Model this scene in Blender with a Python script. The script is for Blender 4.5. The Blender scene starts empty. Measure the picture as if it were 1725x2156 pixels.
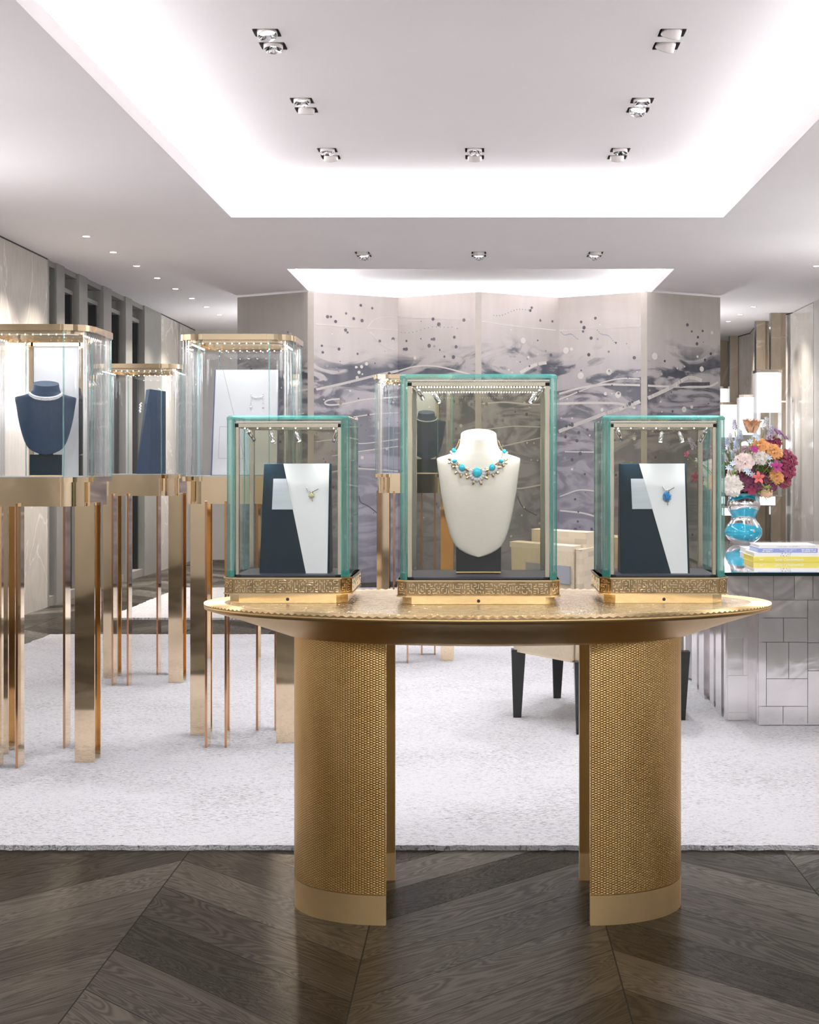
import bpy, math, random
from mathutils import Vector, Matrix, Euler
from math import sin, cos, pi, radians
random.seed(7)
S = bpy.context.scene
COL = S.collection

# ---------------------------------------------------------------- camera
F = 3000.0; PX0 = 1011.0; PY0 = 985.0; CAMZ = 1.2
cd = bpy.data.cameras.new('camera'); cam = bpy.data.objects.new('camera', cd); COL.objects.link(cam)
cam.location = (0, 0, CAMZ); cam.rotation_euler = (pi/2, 0, 0)
cd.sensor_fit = 'HORIZONTAL'; cd.sensor_width = 36; cd.lens = F/1725*36
cd.shift_x = -(PX0-862.5)/1725; cd.shift_y = -(1078-PY0)/1725
cd.clip_start = 0.05; cd.clip_end = 200
S.camera = cam
# ---------------------------------------------------------------- world, exposure
W = bpy.data.worlds.new('dusk_sky'); S.world = W; W.use_nodes = True
wn = W.node_tree.nodes['Background']; wn.inputs[0].default_value = (0.22, 0.34, 0.52, 1); wn.inputs[1].default_value = 0.55
vs = S.view_settings; vs.view_transform = 'Standard'; vs.look = 'None'; vs.gamma = 1; vs.use_curve_mapping = False
vs.exposure = 1.25
cy = S.cycles
cy.use_denoising = True; cy.max_bounces = 12; cy.transparent_max_bounces = 40; cy.glossy_bounces = 6
cy.diffuse_bounces = 4; cy.transmission_bounces = 8; cy.sample_clamp_indirect = 4; cy.blur_glossy = 0.5
cy.caustics_reflective = False; cy.caustics_refractive = False

def lamp(kind, loc, rot=(0, 0, 0), e=10, col=(1, 1, 1), size=.1, sy=None, ang=70, blend=1.0, name='lamp_light', parent=None):
    l = bpy.data.lights.new(name, kind); l.energy = e; l.color = col
    if kind == 'AREA':
        l.size = size
        if sy: l.shape = 'RECTANGLE'; l.size_y = sy
    if kind == 'SPOT':
        l.spot_size = radians(ang); l.spot_blend = blend; l.shadow_soft_size = size
    if kind == 'POINT': l.shadow_soft_size = size
    o = bpy.data.objects.new(name, l); COL.objects.link(o); o.location = loc; o.rotation_euler = rot
    if parent: o.parent = parent
    return o
def aim(p, q):
    return (Vector(q)-Vector(p)).to_track_quat('-Z', 'Y').to_euler()

COOL = (.95, .97, 1.0); WARM = (1, .93, .84)
CEIL = 3.0; CEIL2 = 3.25
# ceiling coves: (x0, x1, y0, y1)
COVE_A = (-1.79, 1.75, 2.2, 10.25)
COVE_B = (-1.75, 1.76, 12.9, 16.1)
def cove_lights(c, e):
    x0, x1, y0, y1 = c; k = .13; z = CEIL+.1
    ym = (y0+y1)/2; L = y1-y0; Wd = x1-x0
    lamp('AREA', (x0-k, ym, z), (pi, radians(0), 0), e*L, COOL, .08, L+.3, name='cove_light')
    lamp('AREA', (x1+k, ym, z), (pi, radians(0), 0), e*L, COOL, .08, L+.3, name='cove_light')
    lamp('AREA', ((x0+x1)/2, y0-k, z), (pi, 0, 0), e*Wd, COOL, Wd+.3, .08, name='cove_light')
    lamp('AREA', ((x0+x1)/2, y1+k, z), (pi, 0, 0), e*Wd, COOL, Wd+.3, .08, name='cove_light')
cove_lights(COVE_A, 9.0); cove_lights(COVE_B, 11.0)
for x in (-2.4, 0, 2.4):
    lamp('SPOT', (x, -.4, 2.9), aim((x, -.4, 2.9), (x, -3, 1.2)), 150, COOL, .1, ang=110, name='added_front_wall_light')  # added unseen spots, brightening the front wall that metal and glass reflect
# added fill points along both long walls, out of view, brightening the side ceilings
for x, ys_ in ((-3.3, (4.6, 6.4, 8.3)), (3.25, (1, 4, 7, 9.6, 11.4))):
    for y in ys_: lamp('POINT', (x, y, 2.0), e=12.5, col=COOL, size=.14, name='added_side_fill_light')
# added fill points hidden behind the folding screen, lighting the ceiling beyond it
for x in (-2.3, 2.3): lamp('POINT', (x, 16.5, 1.9), e=26, col=COOL, size=.12, name='added_rear_fill_light')
# added row of unseen spots above the camera, filling upright faces ahead
for x in (-3.0, -1.8, -.6, .6, 1.8, 3.0):
    lamp('SPOT', (x, -.6, 2.9), aim((x, -.6, 2.9), (x*.8, 13, 1.4)), 50, COOL, .12, ang=85, name='added_forward_fill_light')

# ---------------------------------------------------------------- materials
def nodes(name):
    m = bpy.data.materials.new(name); m.use_nodes = True
    nt = m.node_tree; b = nt.nodes['Principled BSDF']
    return m, nt, b
def N(nt, t, **k):
    n = nt.nodes.new(t)
    for a, v in k.items():
        if a.startswith('i_'):
            n.inputs[a[2:].replace('_', ' ')].default_value = v
        elif a.startswith('n'):
            n.inputs[int(a[1:])].default_value = v
        else: setattr(n, a, v)
    return n
def L(nt, a, b): nt.links.new(a, b)
def coords(nt, scale=(1, 1, 1), kind='Object', rot=(0, 0, 0)):
    tc = nt.nodes.new('ShaderNodeTexCoord'); mp = nt.nodes.new('ShaderNodeMapping')
    mp.inputs['Scale'].default_value = scale; mp.inputs['Rotation'].default_value = rot
    L(nt, tc.outputs[kind], mp.inputs[0]); return mp.outputs[0]
def ramp(nt, fac, stops):
    r = nt.nodes.new('ShaderNodeValToRGB'); e = r.color_ramp.elements
    while len(e) < len(stops): e.new(.5)
    for i, (p, c) in enumerate(stops):
        e[i].position = p; e[i].color = (c[0], c[1], c[2], 1) if len(c) == 3 else c
    L(nt, fac, r.inputs[0]); return r.outputs[0]
def mixc(nt, fac, a, b, blend='MIX'):
    n = nt.nodes.new('ShaderNodeMixRGB'); n.blend_type = blend
    for i, v in ((0, fac), (1, a), (2, b)):
        if hasattr(v, 'is_linked'): L(nt, v, n.inputs[i])
        else: n.inputs[i].default_value = v if i == 0 else (v[0], v[1], v[2], 1)
    return n.outputs[0]
def mth(nt, op, a, b=None, c=None, clamp=False):
    n = nt.nodes.new('ShaderNodeMath'); n.operation = op; n.use_clamp = clamp
    for i, v in enumerate((a, b, c)):
        if v is None: continue
        if hasattr(v, 'is_linked'): L(nt, v, n.inputs[i])
        else: n.inputs[i].default_value = v
    return n.outputs[0]
def bump(nt, h, b, strength=.3, dist=.002):
    n = nt.nodes.new('ShaderNodeBump'); n.inputs['Strength'].default_value = strength; n.inputs['Distance'].default_value = dist
    L(nt, h, n.inputs['Height']); L(nt, n.outputs[0], b.inputs['Normal'])
def mat(name, col, rough=.5, metal=0, var=.06, vs_=8, bmp=0, bs=60, spec=.5, stretch=(1, 1, 1), sheen=0, emit=0, coat=0, trans=0):
    m, nt, b = nodes(name)
    co = coords(nt, stretch)
    n = N(nt, 'ShaderNodeTexNoise', i_Scale=vs_, i_Detail=4.0); L(nt, co, n.inputs[0])
    lo = [max(0, c*(1-var)) for c in col]; hi = [min(1, c*(1+var)) for c in col]
    L(nt, ramp(nt, n.outputs[0], [(.3, lo), (.7, hi)]), b.inputs['Base Color'])
    b.inputs['Roughness'].default_value = rough; b.inputs['Metallic'].default_value = metal
    b.inputs['Specular IOR Level'].default_value = spec
    if coat: b.inputs['Coat Weight'].default_value = coat; b.inputs['Coat Roughness'].default_value = .03
    if sheen: b.inputs['Sheen Weight'].default_value = sheen
    if trans: b.inputs['Transmission Weight'].default_value = trans
    if emit:
        b.inputs['Emission Color'].default_value = (*col, 1); b.inputs['Emission Strength'].default_value = emit
    if bmp:
        n2 = N(nt, 'ShaderNodeTexNoise', i_Scale=bs, i_Detail=3.0); L(nt, co, n2.inputs[0]); bump(nt, n2.outputs[0], b, bmp)
    return m
def glassmat(name, tint=(.975, .99, .985), refl=1.0, rough=0.0, body=None, bodyfac=0):
    m = bpy.data.materials.new(name); m.use_nodes = True; nt = m.node_tree
    nt.nodes.remove(nt.nodes['Principled BSDF']); out = nt.nodes['Material Output']
    t = N(nt, 'ShaderNodeBsdfTransparent'); t.inputs[0].default_value = (*tint, 1)
    g = N(nt, 'ShaderNodeBsdfGlossy'); g.inputs['Roughness'].default_value = rough; g.inputs[0].default_value = (1, 1, 1, 1)
    fr = N(nt, 'ShaderNodeFresnel'); fr.inputs[0].default_value = 1.5
    f = mth(nt, 'MULTIPLY', fr.outputs[0], refl, clamp=True)
    base = t.outputs[0]
    if body:
        d = N(nt, 'ShaderNodeBsdfPrincipled'); nz = N(nt, 'ShaderNodeTexNoise', i_Scale=14.0)
        L(nt, coords(nt, (1, 1, .25)), nz.inputs[0])
        L(nt, ramp(nt, nz.outputs[0], [(.35, [c*.55 for c in body]), (.65, body)]), d.inputs['Base Color'])
        d.inputs['Roughness'].default_value = .25; d.inputs['Metallic'].default_value = .15
        mx = N(nt, 'ShaderNodeMixShader'); mx.inputs[0].default_value = bodyfac
        L(nt, base, mx.inputs[1]); L(nt, d.outputs[0], mx.inputs[2]); base = mx.outputs[0]
    m2 = N(nt, 'ShaderNodeMixShader'); L(nt, f, m2.inputs[0]); L(nt, base, m2.inputs[1]); L(nt, g.outputs[0], m2.inputs[2])
    L(nt, m2.outputs[0], out.inputs[0]); return m
def emis(name, col=(1, 1, 1), e=10):
    m = bpy.data.materials.new(name); m.use_nodes = True; nt = m.node_tree
    nt.nodes.remove(nt.nodes['Principled BSDF']); em = N(nt, 'ShaderNodeEmission')
    em.inputs[0].default_value = (*col, 1); em.inputs[1].default_value = e
    L(nt, em.outputs[0], nt.nodes['Material Output'].inputs[0]); return m

M = {}
M['ceiling'] = mat('ceiling_paint', (.88, .835, .84), .8, var=.01, vs_=1.5)
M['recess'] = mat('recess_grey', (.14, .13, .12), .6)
M['lamp_white'] = mat('lamp_housing', (.68, .63, .61), .4)
M['chrome'] = mat('chrome', (.8, .8, .82), .06, 1, var=.03)
M['darkchrome'] = mat('dark_chrome', (.32, .33, .34), .12, 1)
M['lit'] = emis('lit_lens', (1, 1, 1), 14)
M['dot'] = emis('lit_dot', (1, .98, .95), 16)
M['led'] = emis('led_strip', (.95, .98, 1), 12)
M['gold'] = mat('polished_gold', (.86, .70, .50), .045, 1, var=.03, vs_=3, bmp=.05, bs=3)
M['rose'] = mat('copper_edge', (.66, .37, .22), .12, 1)
M['brass'] = mat('satin_brass', (.70, .49, .25), .30, 1, var=.10, vs_=5)
M['brass_plinth'] = mat('plinth_brass', (.86, .63, .33), .45, 1, var=.08, vs_=5)
M['brass_under'] = mat('underside_brass', (.80, .56, .27), .44, 1, var=.06, vs_=3)
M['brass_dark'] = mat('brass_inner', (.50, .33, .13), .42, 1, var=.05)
M['goldband'] = mat('case_gold', (.88, .70, .42), .10, 1, var=.04)
M['goldrelief'] = mat('case_gold_relief', (1, .88, .66), .12, 1, var=.03)
M['golddeep'] = mat('case_gold_ground', (.46, .33, .18), .07, 1, var=.3, vs_=30)
M['bronze'] = mat('bronze_frame', (.66, .59, .50), .16, 1, var=.1)
M['silver'] = mat('silver_frame', (.72, .72, .72), .12, 1)
M['glass'] = glassmat('clear_glass', (.985, .995, .99), .42)
M['smoked'] = glassmat('smoked_rear_glass', (.74, .72, .63), .42)
M['acrylic'] = glassmat('clear_glass_tall', (.975, .98, .99), .6)
M['teal'] = glassmat('teal_glass_edge', (.62, .95, .90), 1.2, .04, (.12, .85, .74), .42)
M['tealpale'] = glassmat('pale_teal_glass', (.86, .97, .96), 1.0, .02, (.36, .92, .86), .20)
M['navy'] = mat('navy_leatherette', (.003, .018, .030), .5, spec=.12, var=.1, vs_=120)
M['navypad'] = mat('dark_grey_pad', (.03, .03, .05), .5)
M['navyside'] = mat('navy_side', (.13, .15, .28), .5)
M['busto'] = mat('dark_blue_fabric', (.020, .050, .10), .5, var=.12, vs_=60, spec=.3)
M['white'] = mat('white_panel', (.86, .86, .86), .45, var=.02)
M['linen'] = mat('white_linen', (.82, .74, .64), .7, var=.03, vs_=90, bmp=.15, bs=500, stretch=(1, 1, 6))
M['plate'] = mat('caption_plate', (.55, .58, .62), .35, var=.05, vs_=30, stretch=(.3, 1, 4))
M['line'] = mat('grey_line', (.45, .45, .45), .6)
M['black'] = mat('black_lacquer', (.012, .014, .014), .25)
M['blackgloss'] = mat('black_gloss', (.008, .012, .02), .08)
M['turq'] = mat('turquoise', (.02, .60, .78), .25, var=.12, vs_=200, coat=.6)
M['diamond'] = mat('white_stones', (.88, .89, .95), .08, .35, var=.25, vs_=500)
M['yellowstone'] = mat('yellow_stone', (1, .84, .38), .08, .1, var=.3, vs_=300, coat=1)
M['bluestone'] = mat('blue_stone', (.01, .22, .55), .05, .2, var=.8, vs_=160, coat=1)
M['branch'] = mat('dark_metal_branch', (.10, .09, .07), .3, .9, var=.3, vs_=300)
M['pearl'] = mat('pearl_stones', (.9, .9, .9), .12, .2, var=.1)
M['steelframe'] = mat('window_metal', (.30, .29, .265), .42, .35, var=.05)
M['darkgap'] = mat('dark_gap', (.015, .015, .015), .5)
M['vase_leaf'] = mat('stem_green', (.22, .34, .07), .55, var=.3, vs_=20)
M['pages'] = mat('book_pages', (.80, .76, .68), .8, var=.08, vs_=40, stretch=(1, 1, 30))
M['bookwhite'] = mat('white_cover', (.92, .92, .92), .35, var=.01)
M['bookyellow'] = mat('yellow_cover', (.88, .76, .12), .35, var=.03)
M['bookblue'] = mat('periwinkle_cover', (.32, .38, .72), .35, var=.03)
M['bookpale'] = mat('pale_blue_pages', (.62, .75, .88), .6, var=.04)
M['ink'] = mat('white_ink', (.97, .97, .97), .5, var=0)
M['inkblack'] = mat('black_ink', (.05, .05, .05), .5, var=0)
M['inkgrey'] = mat('pale_grey_ink', (.66, .66, .70), .5, var=0)
M['backwall'] = mat('plain_wall', (.52, .49, .45), .7, var=.03)
M['exterior'] = mat('outside_wall', (.24, .25, .22), .8)

def marble(name, a, b, vein, rough=.22):
    m, nt, bs = nodes(name); co = coords(nt)
    n0 = N(nt, 'ShaderNodeTexNoise', i_Scale=1.1, i_Detail=6.0, i_Distortion=1.0); L(nt, co, n0.inputs[0])
    base = ramp(nt, n0.outputs[0], [(.35, a), (.65, b)])
    n1 = N(nt, 'ShaderNodeTexNoise', i_Scale=.7, i_Detail=5.0, i_Distortion=1.6); L(nt, co, n1.inputs[0])
    v = mth(nt, 'ABSOLUTE', mth(nt, 'SUBTRACT', n1.outputs[0], .5))
    vm = mth(nt, 'SUBTRACT', 1.0, mth(nt, 'MULTIPLY', v, 90.0), clamp=True)
    c = mixc(nt, mth(nt, 'MULTIPLY', vm, .7), base, vein)
    n2 = N(nt, 'ShaderNodeTexNoise', i_Scale=26.0, i_Detail=4.0); L(nt, coords(nt, (1, 1, .3)), n2.inputs[0])
    c = mixc(nt, .22, c, ramp(nt, n2.outputs[0], [(.3, [x*.75 for x in a]), (.7, b)]))
    L(nt, c, bs.inputs['Base Color']); bs.inputs['Roughness'].default_value = rough
    return m
M['marble'] = marble('beige_marble', (.50, .46, .40), (.62, .58, .52), (.86, .83, .78), .25)
M['marble_bronze'] = marble('bronze_panel', (.34, .27, .19), (.42, .35, .26), (.55, .48, .4), .18)
M['marble_light'] = marble('light_marble', (.56, .52, .48), (.66, .62, .57), (.9, .88, .85), .15)

def wood_floor():
    m, nt, b = nodes('dark_herringbone_oak')
    tc = nt.nodes.new('ShaderNodeTexCoord'); sp = N(nt, 'ShaderNodeSeparateXYZ'); L(nt, tc.outputs['Object'], sp.inputs[0])
    X, Y = sp.outputs[0], sp.outputs[1]
    Wc = .62
    xs = mth(nt, 'DIVIDE', mth(nt, 'ADD', X, 20.13), Wc)
    colid = mth(nt, 'FLOOR', xs); fx = mth(nt, 'FRACT', xs)
    par = mth(nt, 'MULTIPLY', mth(nt, 'SUBTRACT', mth(nt, 'MULTIPLY', mth(nt, 'FRACT', mth(nt, 'MULTIPLY', colid, .5)), 4.0), 1.0), 1.0)  # -1 / +1
    v = mth(nt, 'DIVIDE', mth(nt, 'ADD', Y, mth(nt, 'MULTIPLY', mth(nt, 'MULTIPLY', mth(nt, 'SUBTRACT', fx, .5), Wc), par)), .27)
    pid = mth(nt, 'FLOOR', v); fv = mth(nt, 'FRACT', v)
    wn_ = N(nt, 'ShaderNodeTexWhiteNoise'); wn_.noise_dimensions = '2D'
    cb = N(nt, 'ShaderNodeCombineXYZ'); L(nt, colid, cb.inputs[0]); L(nt, pid, cb.inputs[1]); L(nt, cb.outputs[0], wn_.inputs['Vector'])
    rnd = wn_.outputs['Value']
    # grain coordinates along the plank
    u = mth(nt, 'ADD', X, mth(nt, 'MULTIPLY', mth(nt, 'MULTIPLY', Y, par), -1.0))
    w = mth(nt, 'ADD', Y, mth(nt, 'MULTIPLY', X, par))
    g = N(nt, 'ShaderNodeCombineXYZ'); L(nt, mth(nt, 'MULTIPLY', u, .9), g.inputs[0]); L(nt, mth(nt, 'MULTIPLY', w, 7.0), g.inputs[1]); L(nt, mth(nt, 'MULTIPLY', rnd, 30.0), g.inputs[2])
    ng = N(nt, 'ShaderNodeTexNoise', i_Scale=1.0, i_Detail=2.0, i_Distortion=1.2); L(nt, g.outputs[0], ng.inputs[0])
    rings = mth(nt, 'SINE', mth(nt, 'MULTIPLY', ng.outputs[0], 130.0))
    rg = mth(nt, 'MULTIPLY_ADD', rings, .5, .5)
    fine = N(nt, 'ShaderNodeTexNoise', i_Scale=60.0, i_Detail=3.0); L(nt, g.outputs[0], fine.inputs[0])
    base = ramp(nt, rnd, [(0, (.012, .009, .005)), (.5, (.026, .020, .012)), (1, (.050, .039, .025))])
    c = mixc(nt, mth(nt, 'MULTIPLY', rg, .5), base, (.008, .006, .004))
    gap1 = mth(nt, 'LESS_THAN', mth(nt, 'ABSOLUTE', mth(nt, 'SUBTRACT', fv, .5)), .493)
    gap2 = mth(nt, 'LESS_THAN', mth(nt, 'ABSOLUTE', mth(nt, 'SUBTRACT', fx, .5)), .497)
    gp = mth(nt, 'MULTIPLY', gap1, gap2)
    c = mixc(nt, gp, (.02, .018, .014), c)
    L(nt, c, b.inputs['Base Color'])
    L(nt, mth(nt, 'MULTIPLY_ADD', mth(nt, 'MULTIPLY_ADD', rg, .3, fine.outputs[0]), .06, .18), b.inputs['Roughness'])
    h = mth(nt, 'ADD', mth(nt, 'MULTIPLY', rg, .5), gp)
    bump(nt, h, b, .05, .001)
    b.inputs['Specular IOR Level'].default_value = .0
    gl = N(nt, 'ShaderNodeBsdfGlossy'); gl.inputs[0].default_value = (1, .98, .94, 1)
    L(nt, mth(nt, 'MULTIPLY_ADD', rnd, .10, mth(nt, 'MULTIPLY_ADD', fine.outputs[0], .10, .22)), gl.inputs['Roughness'])
    bn = [q for q in nt.nodes if q.type == 'BUMP'][0]; L(nt, bn.outputs[0], gl.inputs['Normal'])
    fr = N(nt, 'ShaderNodeFresnel'); fr.inputs[0].default_value = 1.42
    k_ = mth(nt, 'MULTIPLY', mth(nt, 'MULTIPLY_ADD', rg, -.17, .46), mth(nt, 'MULTIPLY_ADD', rnd, .45, .58))
    k_ = mth(nt, 'MULTIPLY', k_, mth(nt, 'MULTIPLY_ADD', gp, .8, .2))
    mx = N(nt, 'ShaderNodeMixShader'); L(nt, mth(nt, 'MULTIPLY', fr.outputs[0], k_, clamp=True), mx.inputs[0])
    L(nt, b.outputs[0], mx.inputs[1]); L(nt, gl.outputs[0], mx.inputs[2]); L(nt, mx.outputs[0], nt.nodes['Material Output'].inputs[0])
    return m
M['floor'] = wood_floor()

def rug_mat():
    m, nt, b = nodes('ivory_rug')
    n = N(nt, 'ShaderNodeTexNoise', i_Scale=1.0, i_Detail=3.0); L(nt, coords(nt, (60, 340, 40)), n.inputs[0])
    n3 = N(nt, 'ShaderNodeTexNoise', i_Scale=1.6, i_Detail=3.0); L(nt, coords(nt), n3.inputs[0])
    fl = mth(nt, 'ADD', n.outputs[0], mth(nt, 'MULTIPLY', n3.outputs[0], .22))
    c = ramp(nt, fl, [(.0, (.66, .645, .66)), (.67, (.64, .625, .645)), (.73, (.36, .34, .34)), (.80, (.22, .20, .19))])
    L(nt, c, b.inputs['Base Color']); b.inputs['Roughness'].default_value = .95; b.inputs['Specular IOR Level'].default_value = .1
    n2 = N(nt, 'ShaderNodeTexNoise', i_Scale=150.0, i_Detail=3.0); L(nt, coords(nt), n2.inputs[0])
    bump(nt, n2.outputs[0], b, .9, .012)
    return m
M['rug'] = rug_mat()

def leg_brass():
    m, nt, b = nodes('hammered_brass')
    tc = nt.nodes.new('ShaderNodeTexCoord'); sp = N(nt, 'ShaderNodeSeparateXYZ'); L(nt, tc.outputs['Object'], sp.inputs[0])
    ang = mth(nt, 'ARCTAN2', mth(nt, 'MULTIPLY', sp.outputs[1], 1.24), mth(nt, 'SUBTRACT', mth(nt, 'ABSOLUTE', sp.outputs[0]), .268))
    cu = mth(nt, 'MULTIPLY', ang, .245/.0072); row = mth(nt, 'FLOOR', cu)
    zz_ = mth(nt, 'ADD', mth(nt, 'MULTIPLY', sp.outputs[2], 1/.0065), mth(nt, 'MULTIPLY', row, .5))
    bu = mth(nt, 'SINE', mth(nt, 'MULTIPLY', mth(nt, 'FRACT', cu), pi)); bz = mth(nt, 'SINE', mth(nt, 'MULTIPLY', mth(nt, 'FRACT', zz_), pi))
    dome = mth(nt, 'MULTIPLY', bu, mth(nt, 'MULTIPLY_ADD', bz, .7, .3))
    nz = N(nt, 'ShaderNodeTexNoise', i_Scale=4.0); L(nt, coords(nt, (2, 2, .8)), nz.inputs[0])
    L(nt, ramp(nt, nz.outputs[0], [(.3, (.74, .46, .17)), (.7, (.92, .62, .27))]), b.inputs['Base Color'])
    b.inputs['Metallic'].default_value = 1; b.inputs['Roughness'].default_value = .36
    bump(nt, dome, b, .55, .0016); return m
M['legbrass'] = leg_brass()

def top_brass():
    m, nt, b = nodes('engraved_brass_top')
    v = N(nt, 'ShaderNodeTexVoronoi', i_Scale=85.0); v.feature = 'DISTANCE_TO_EDGE'; v.inputs['Randomness'].default_value = 1
    L(nt, coords(nt), v.inputs['Vector'])
    e = ramp(nt, v.outputs['Distance'], [(.02, (0, 0, 0)), (.12, (1, 1, 1))])
    nz = N(nt, 'ShaderNodeTexNoise', i_Scale=40.0, i_Detail=4.0); L(nt, coords(nt), nz.inputs[0])
    L(nt, ramp(nt, nz.outputs[0], [(.35, (.80, .62, .38)), (.65, (1., .86, .62))]), b.inputs['Base Color'])
    b.inputs['Metallic'].default_value = 1; b.inputs['Roughness'].default_value = .24
    bump(nt, e, b, .7, .0015); return m
M['topbrass'] = top_brass()

def mirror_mat():
    m, nt, b = nodes('patchwork_steel')
    b.inputs['Metallic'].default_value = .85
    nz = N(nt, 'ShaderNodeTexNoise', i_Scale=5.0, i_Detail=2.0, i_Distortion=.8); L(nt, coords(nt), nz.inputs[0])
    L(nt, ramp(nt, nz.outputs[0], [(.3, (.84, .81, .82)), (.7, (.95, .92, .93))]), b.inputs['Base Color'])
    b.inputs['Roughness'].default_value = .12
    bump(nt, nz.outputs[0], b, .12, .02); return m
M['mirror'] = mirror_mat()

def painted():
    m, nt, b = nodes('ink_washed_metal')
    sp = N(nt, 'ShaderNodeSeparateXYZ'); tc = nt.nodes.new('ShaderNodeTexCoord'); L(nt, tc.outputs['Object'], sp.inputs[0])
    z = sp.outputs[2]
    n1 = N(nt, 'ShaderNodeTexNoise', i_Scale=1.0, i_Detail=5.0, i_Distortion=1.3, i_Roughness=.55); L(nt, coords(nt, (.75, .75, 1.9)), n1.inputs[0])
    n2 = N(nt, 'ShaderNodeTexNoise', i_Scale=1.0, i_Detail=6.0, i_Distortion=2.0); L(nt, coords(nt, (1.6, 1.6, 4.2)), n2.inputs[0])
    zw = mth(nt, 'ADD', z, mth(nt, 'MULTIPLY', mth(nt, 'SUBTRACT', n1.outputs[0], .5), .9))
    base = ramp(nt, mth(nt, 'DIVIDE', zw, 3.0), [(.0, (.36, .35, .43)), (.40, (.42, .40, .47)), (.62, (.44, .42, .46)), (.80, (.64, .60, .58)), (1, (.55, .50, .45))])
    inkz = ramp(nt, mth(nt, 'DIVIDE', zw, 3.0), [(.0, (.35,)*3), (.45, (.55,)*3), (.58, (.75,)*3), (.74, (1,)*3), (.83, (.0,)*3)])
    cl = ramp(nt, n2.outputs[0], [(.445, (0,)*3), (.55, (1,)*3)])
    ink = mth(nt, 'MULTIPLY', inkz, cl)
    c = mixc(nt, ink, base, (.035, .045, .075))
    lt = ramp(nt, n2.outputs[0], [(.28, (1,)*3), (.42, (0,)*3)])
    c = mixc(nt, mth(nt, 'MULTIPLY', mth(nt, 'MULTIPLY', lt, inkz), .7), c, (.60, .57, .60))
    n5 = N(nt, 'ShaderNodeTexNoise', i_Scale=1.0, i_Detail=3.0); L(nt, coords(nt, (9, 9, 1.2)), n5.inputs[0])
    c = mixc(nt, .14, c, ramp(nt, n5.outputs[0], [(.3, (.22, .21, .2)), (.7, (.62, .6, .58))]))
    L(nt, c, b.inputs['Base Color']); b.inputs['Roughness'].default_value = .38; b.inputs['Metallic'].default_value = .25
    return m
M['painted'] = painted()
M['p_white'] = mat('pale_paint', (.80, .77, .73), .5, var=.05)
M['p_dark'] = mat('dark_paint', (.10, .095, .11), .5, var=.3)
M['p_ochre'] = mat('ochre_paint', (.36, .29, .20), .5, var=.3)
M['p_blue'] = mat('blue_grey_paint', (.22, .28, .34), .5, var=.3)
M['seam'] = mat('pale_seam_strip', (.50, .46, .41), .4, .0, var=.05, vs_=12)

def check_fabric():
    m, nt, b = nodes('woven_check_fabric')
    br = N(nt, 'ShaderNodeTexBrick', i_Scale=1.0); br.offset = .37; L(nt, coords(nt, (9, 9, 9), rot=(radians(90), 0, 0)), br.inputs['Vector'])
    br.inputs['Color1'].default_value = (.62, .53, .40, 1); br.inputs['Color2'].default_value = (.36, .31, .24, 1); br.inputs['Mortar'].default_value = (.60, .51, .39, 1)
    br.inputs['Mortar Size'].default_value = .02; br.inputs['Bias'].default_value = -.4
    L(nt, br.outputs[0], b.inputs['Base Color']); b.inputs['Roughness'].default_value = .85
    n = N(nt, 'ShaderNodeTexNoise', i_Scale=300.0); L(nt, coords(nt), n.inputs[0]); bump(nt, n.outputs[0], b, .3); return m
M['check'] = check_fabric()
M['sand'] = mat('sand_fabric', (.56, .47, .34), .8, var=.04, vs_=60, bmp=.2, bs=300)
M['greypatch'] = mat('grey_fabric_patch', (.27, .27, .30), .8, var=.04)

def vase_mat():
    m, nt, b = nodes('blue_and_silver_glass')
    sp = N(nt, 'ShaderNodeSeparateXYZ'); tc = nt.nodes.new('ShaderNodeTexCoord'); L(nt, tc.outputs['Object'], sp.inputs[0])
    n1 = N(nt, 'ShaderNodeTexNoise', i_Scale=4.0, i_Detail=1.0); L(nt, tc.outputs['Object'], n1.inputs[0])
    zz = mth(nt, 'ADD', mth(nt, 'MULTIPLY', sp.outputs[2], 1.0), mth(nt, 'MULTIPLY', mth(nt, 'SUBTRACT', n1.outputs[0], .5), .10))
    f = mth(nt, 'DIVIDE', zz, .33)
    k = ramp(nt, f, [(0.0, (0,)*3), (.10, (0,)*3), (.13, (1,)*3), (.36, (1,)*3), (.38, (0,)*3), (.48, (0,)*3), (.50, (1,)*3), (.64, (1,)*3), (.66, (0,)*3), (.80, (0,)*3), (.82, (1,)*3), (.93, (1,)*3), (.95, (0,)*3)])
    v = N(nt, 'ShaderNodeTexVoronoi', i_Scale=16.0); L(nt, tc.outputs['Object'], v.inputs['Vector'])
    dots = mth(nt, 'LESS_THAN', v.outputs['Distance'], .16)
    k2 = mth(nt, 'MULTIPLY', k, mth(nt, 'SUBTRACT', 1.0, dots))
    c = mixc(nt, k2, (.80, .80, .82), (.005, .42, .62)); L(nt, c, b.inputs['Base Color'])
    L(nt, mth(nt, 'MULTIPLY_ADD', k2, -.85, .9), b.inputs['Metallic']); b.inputs['Roughness'].default_value = .07
    b.inputs['Coat Weight'].default_value = 1; return m
M['vase'] = vase_mat()

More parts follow.
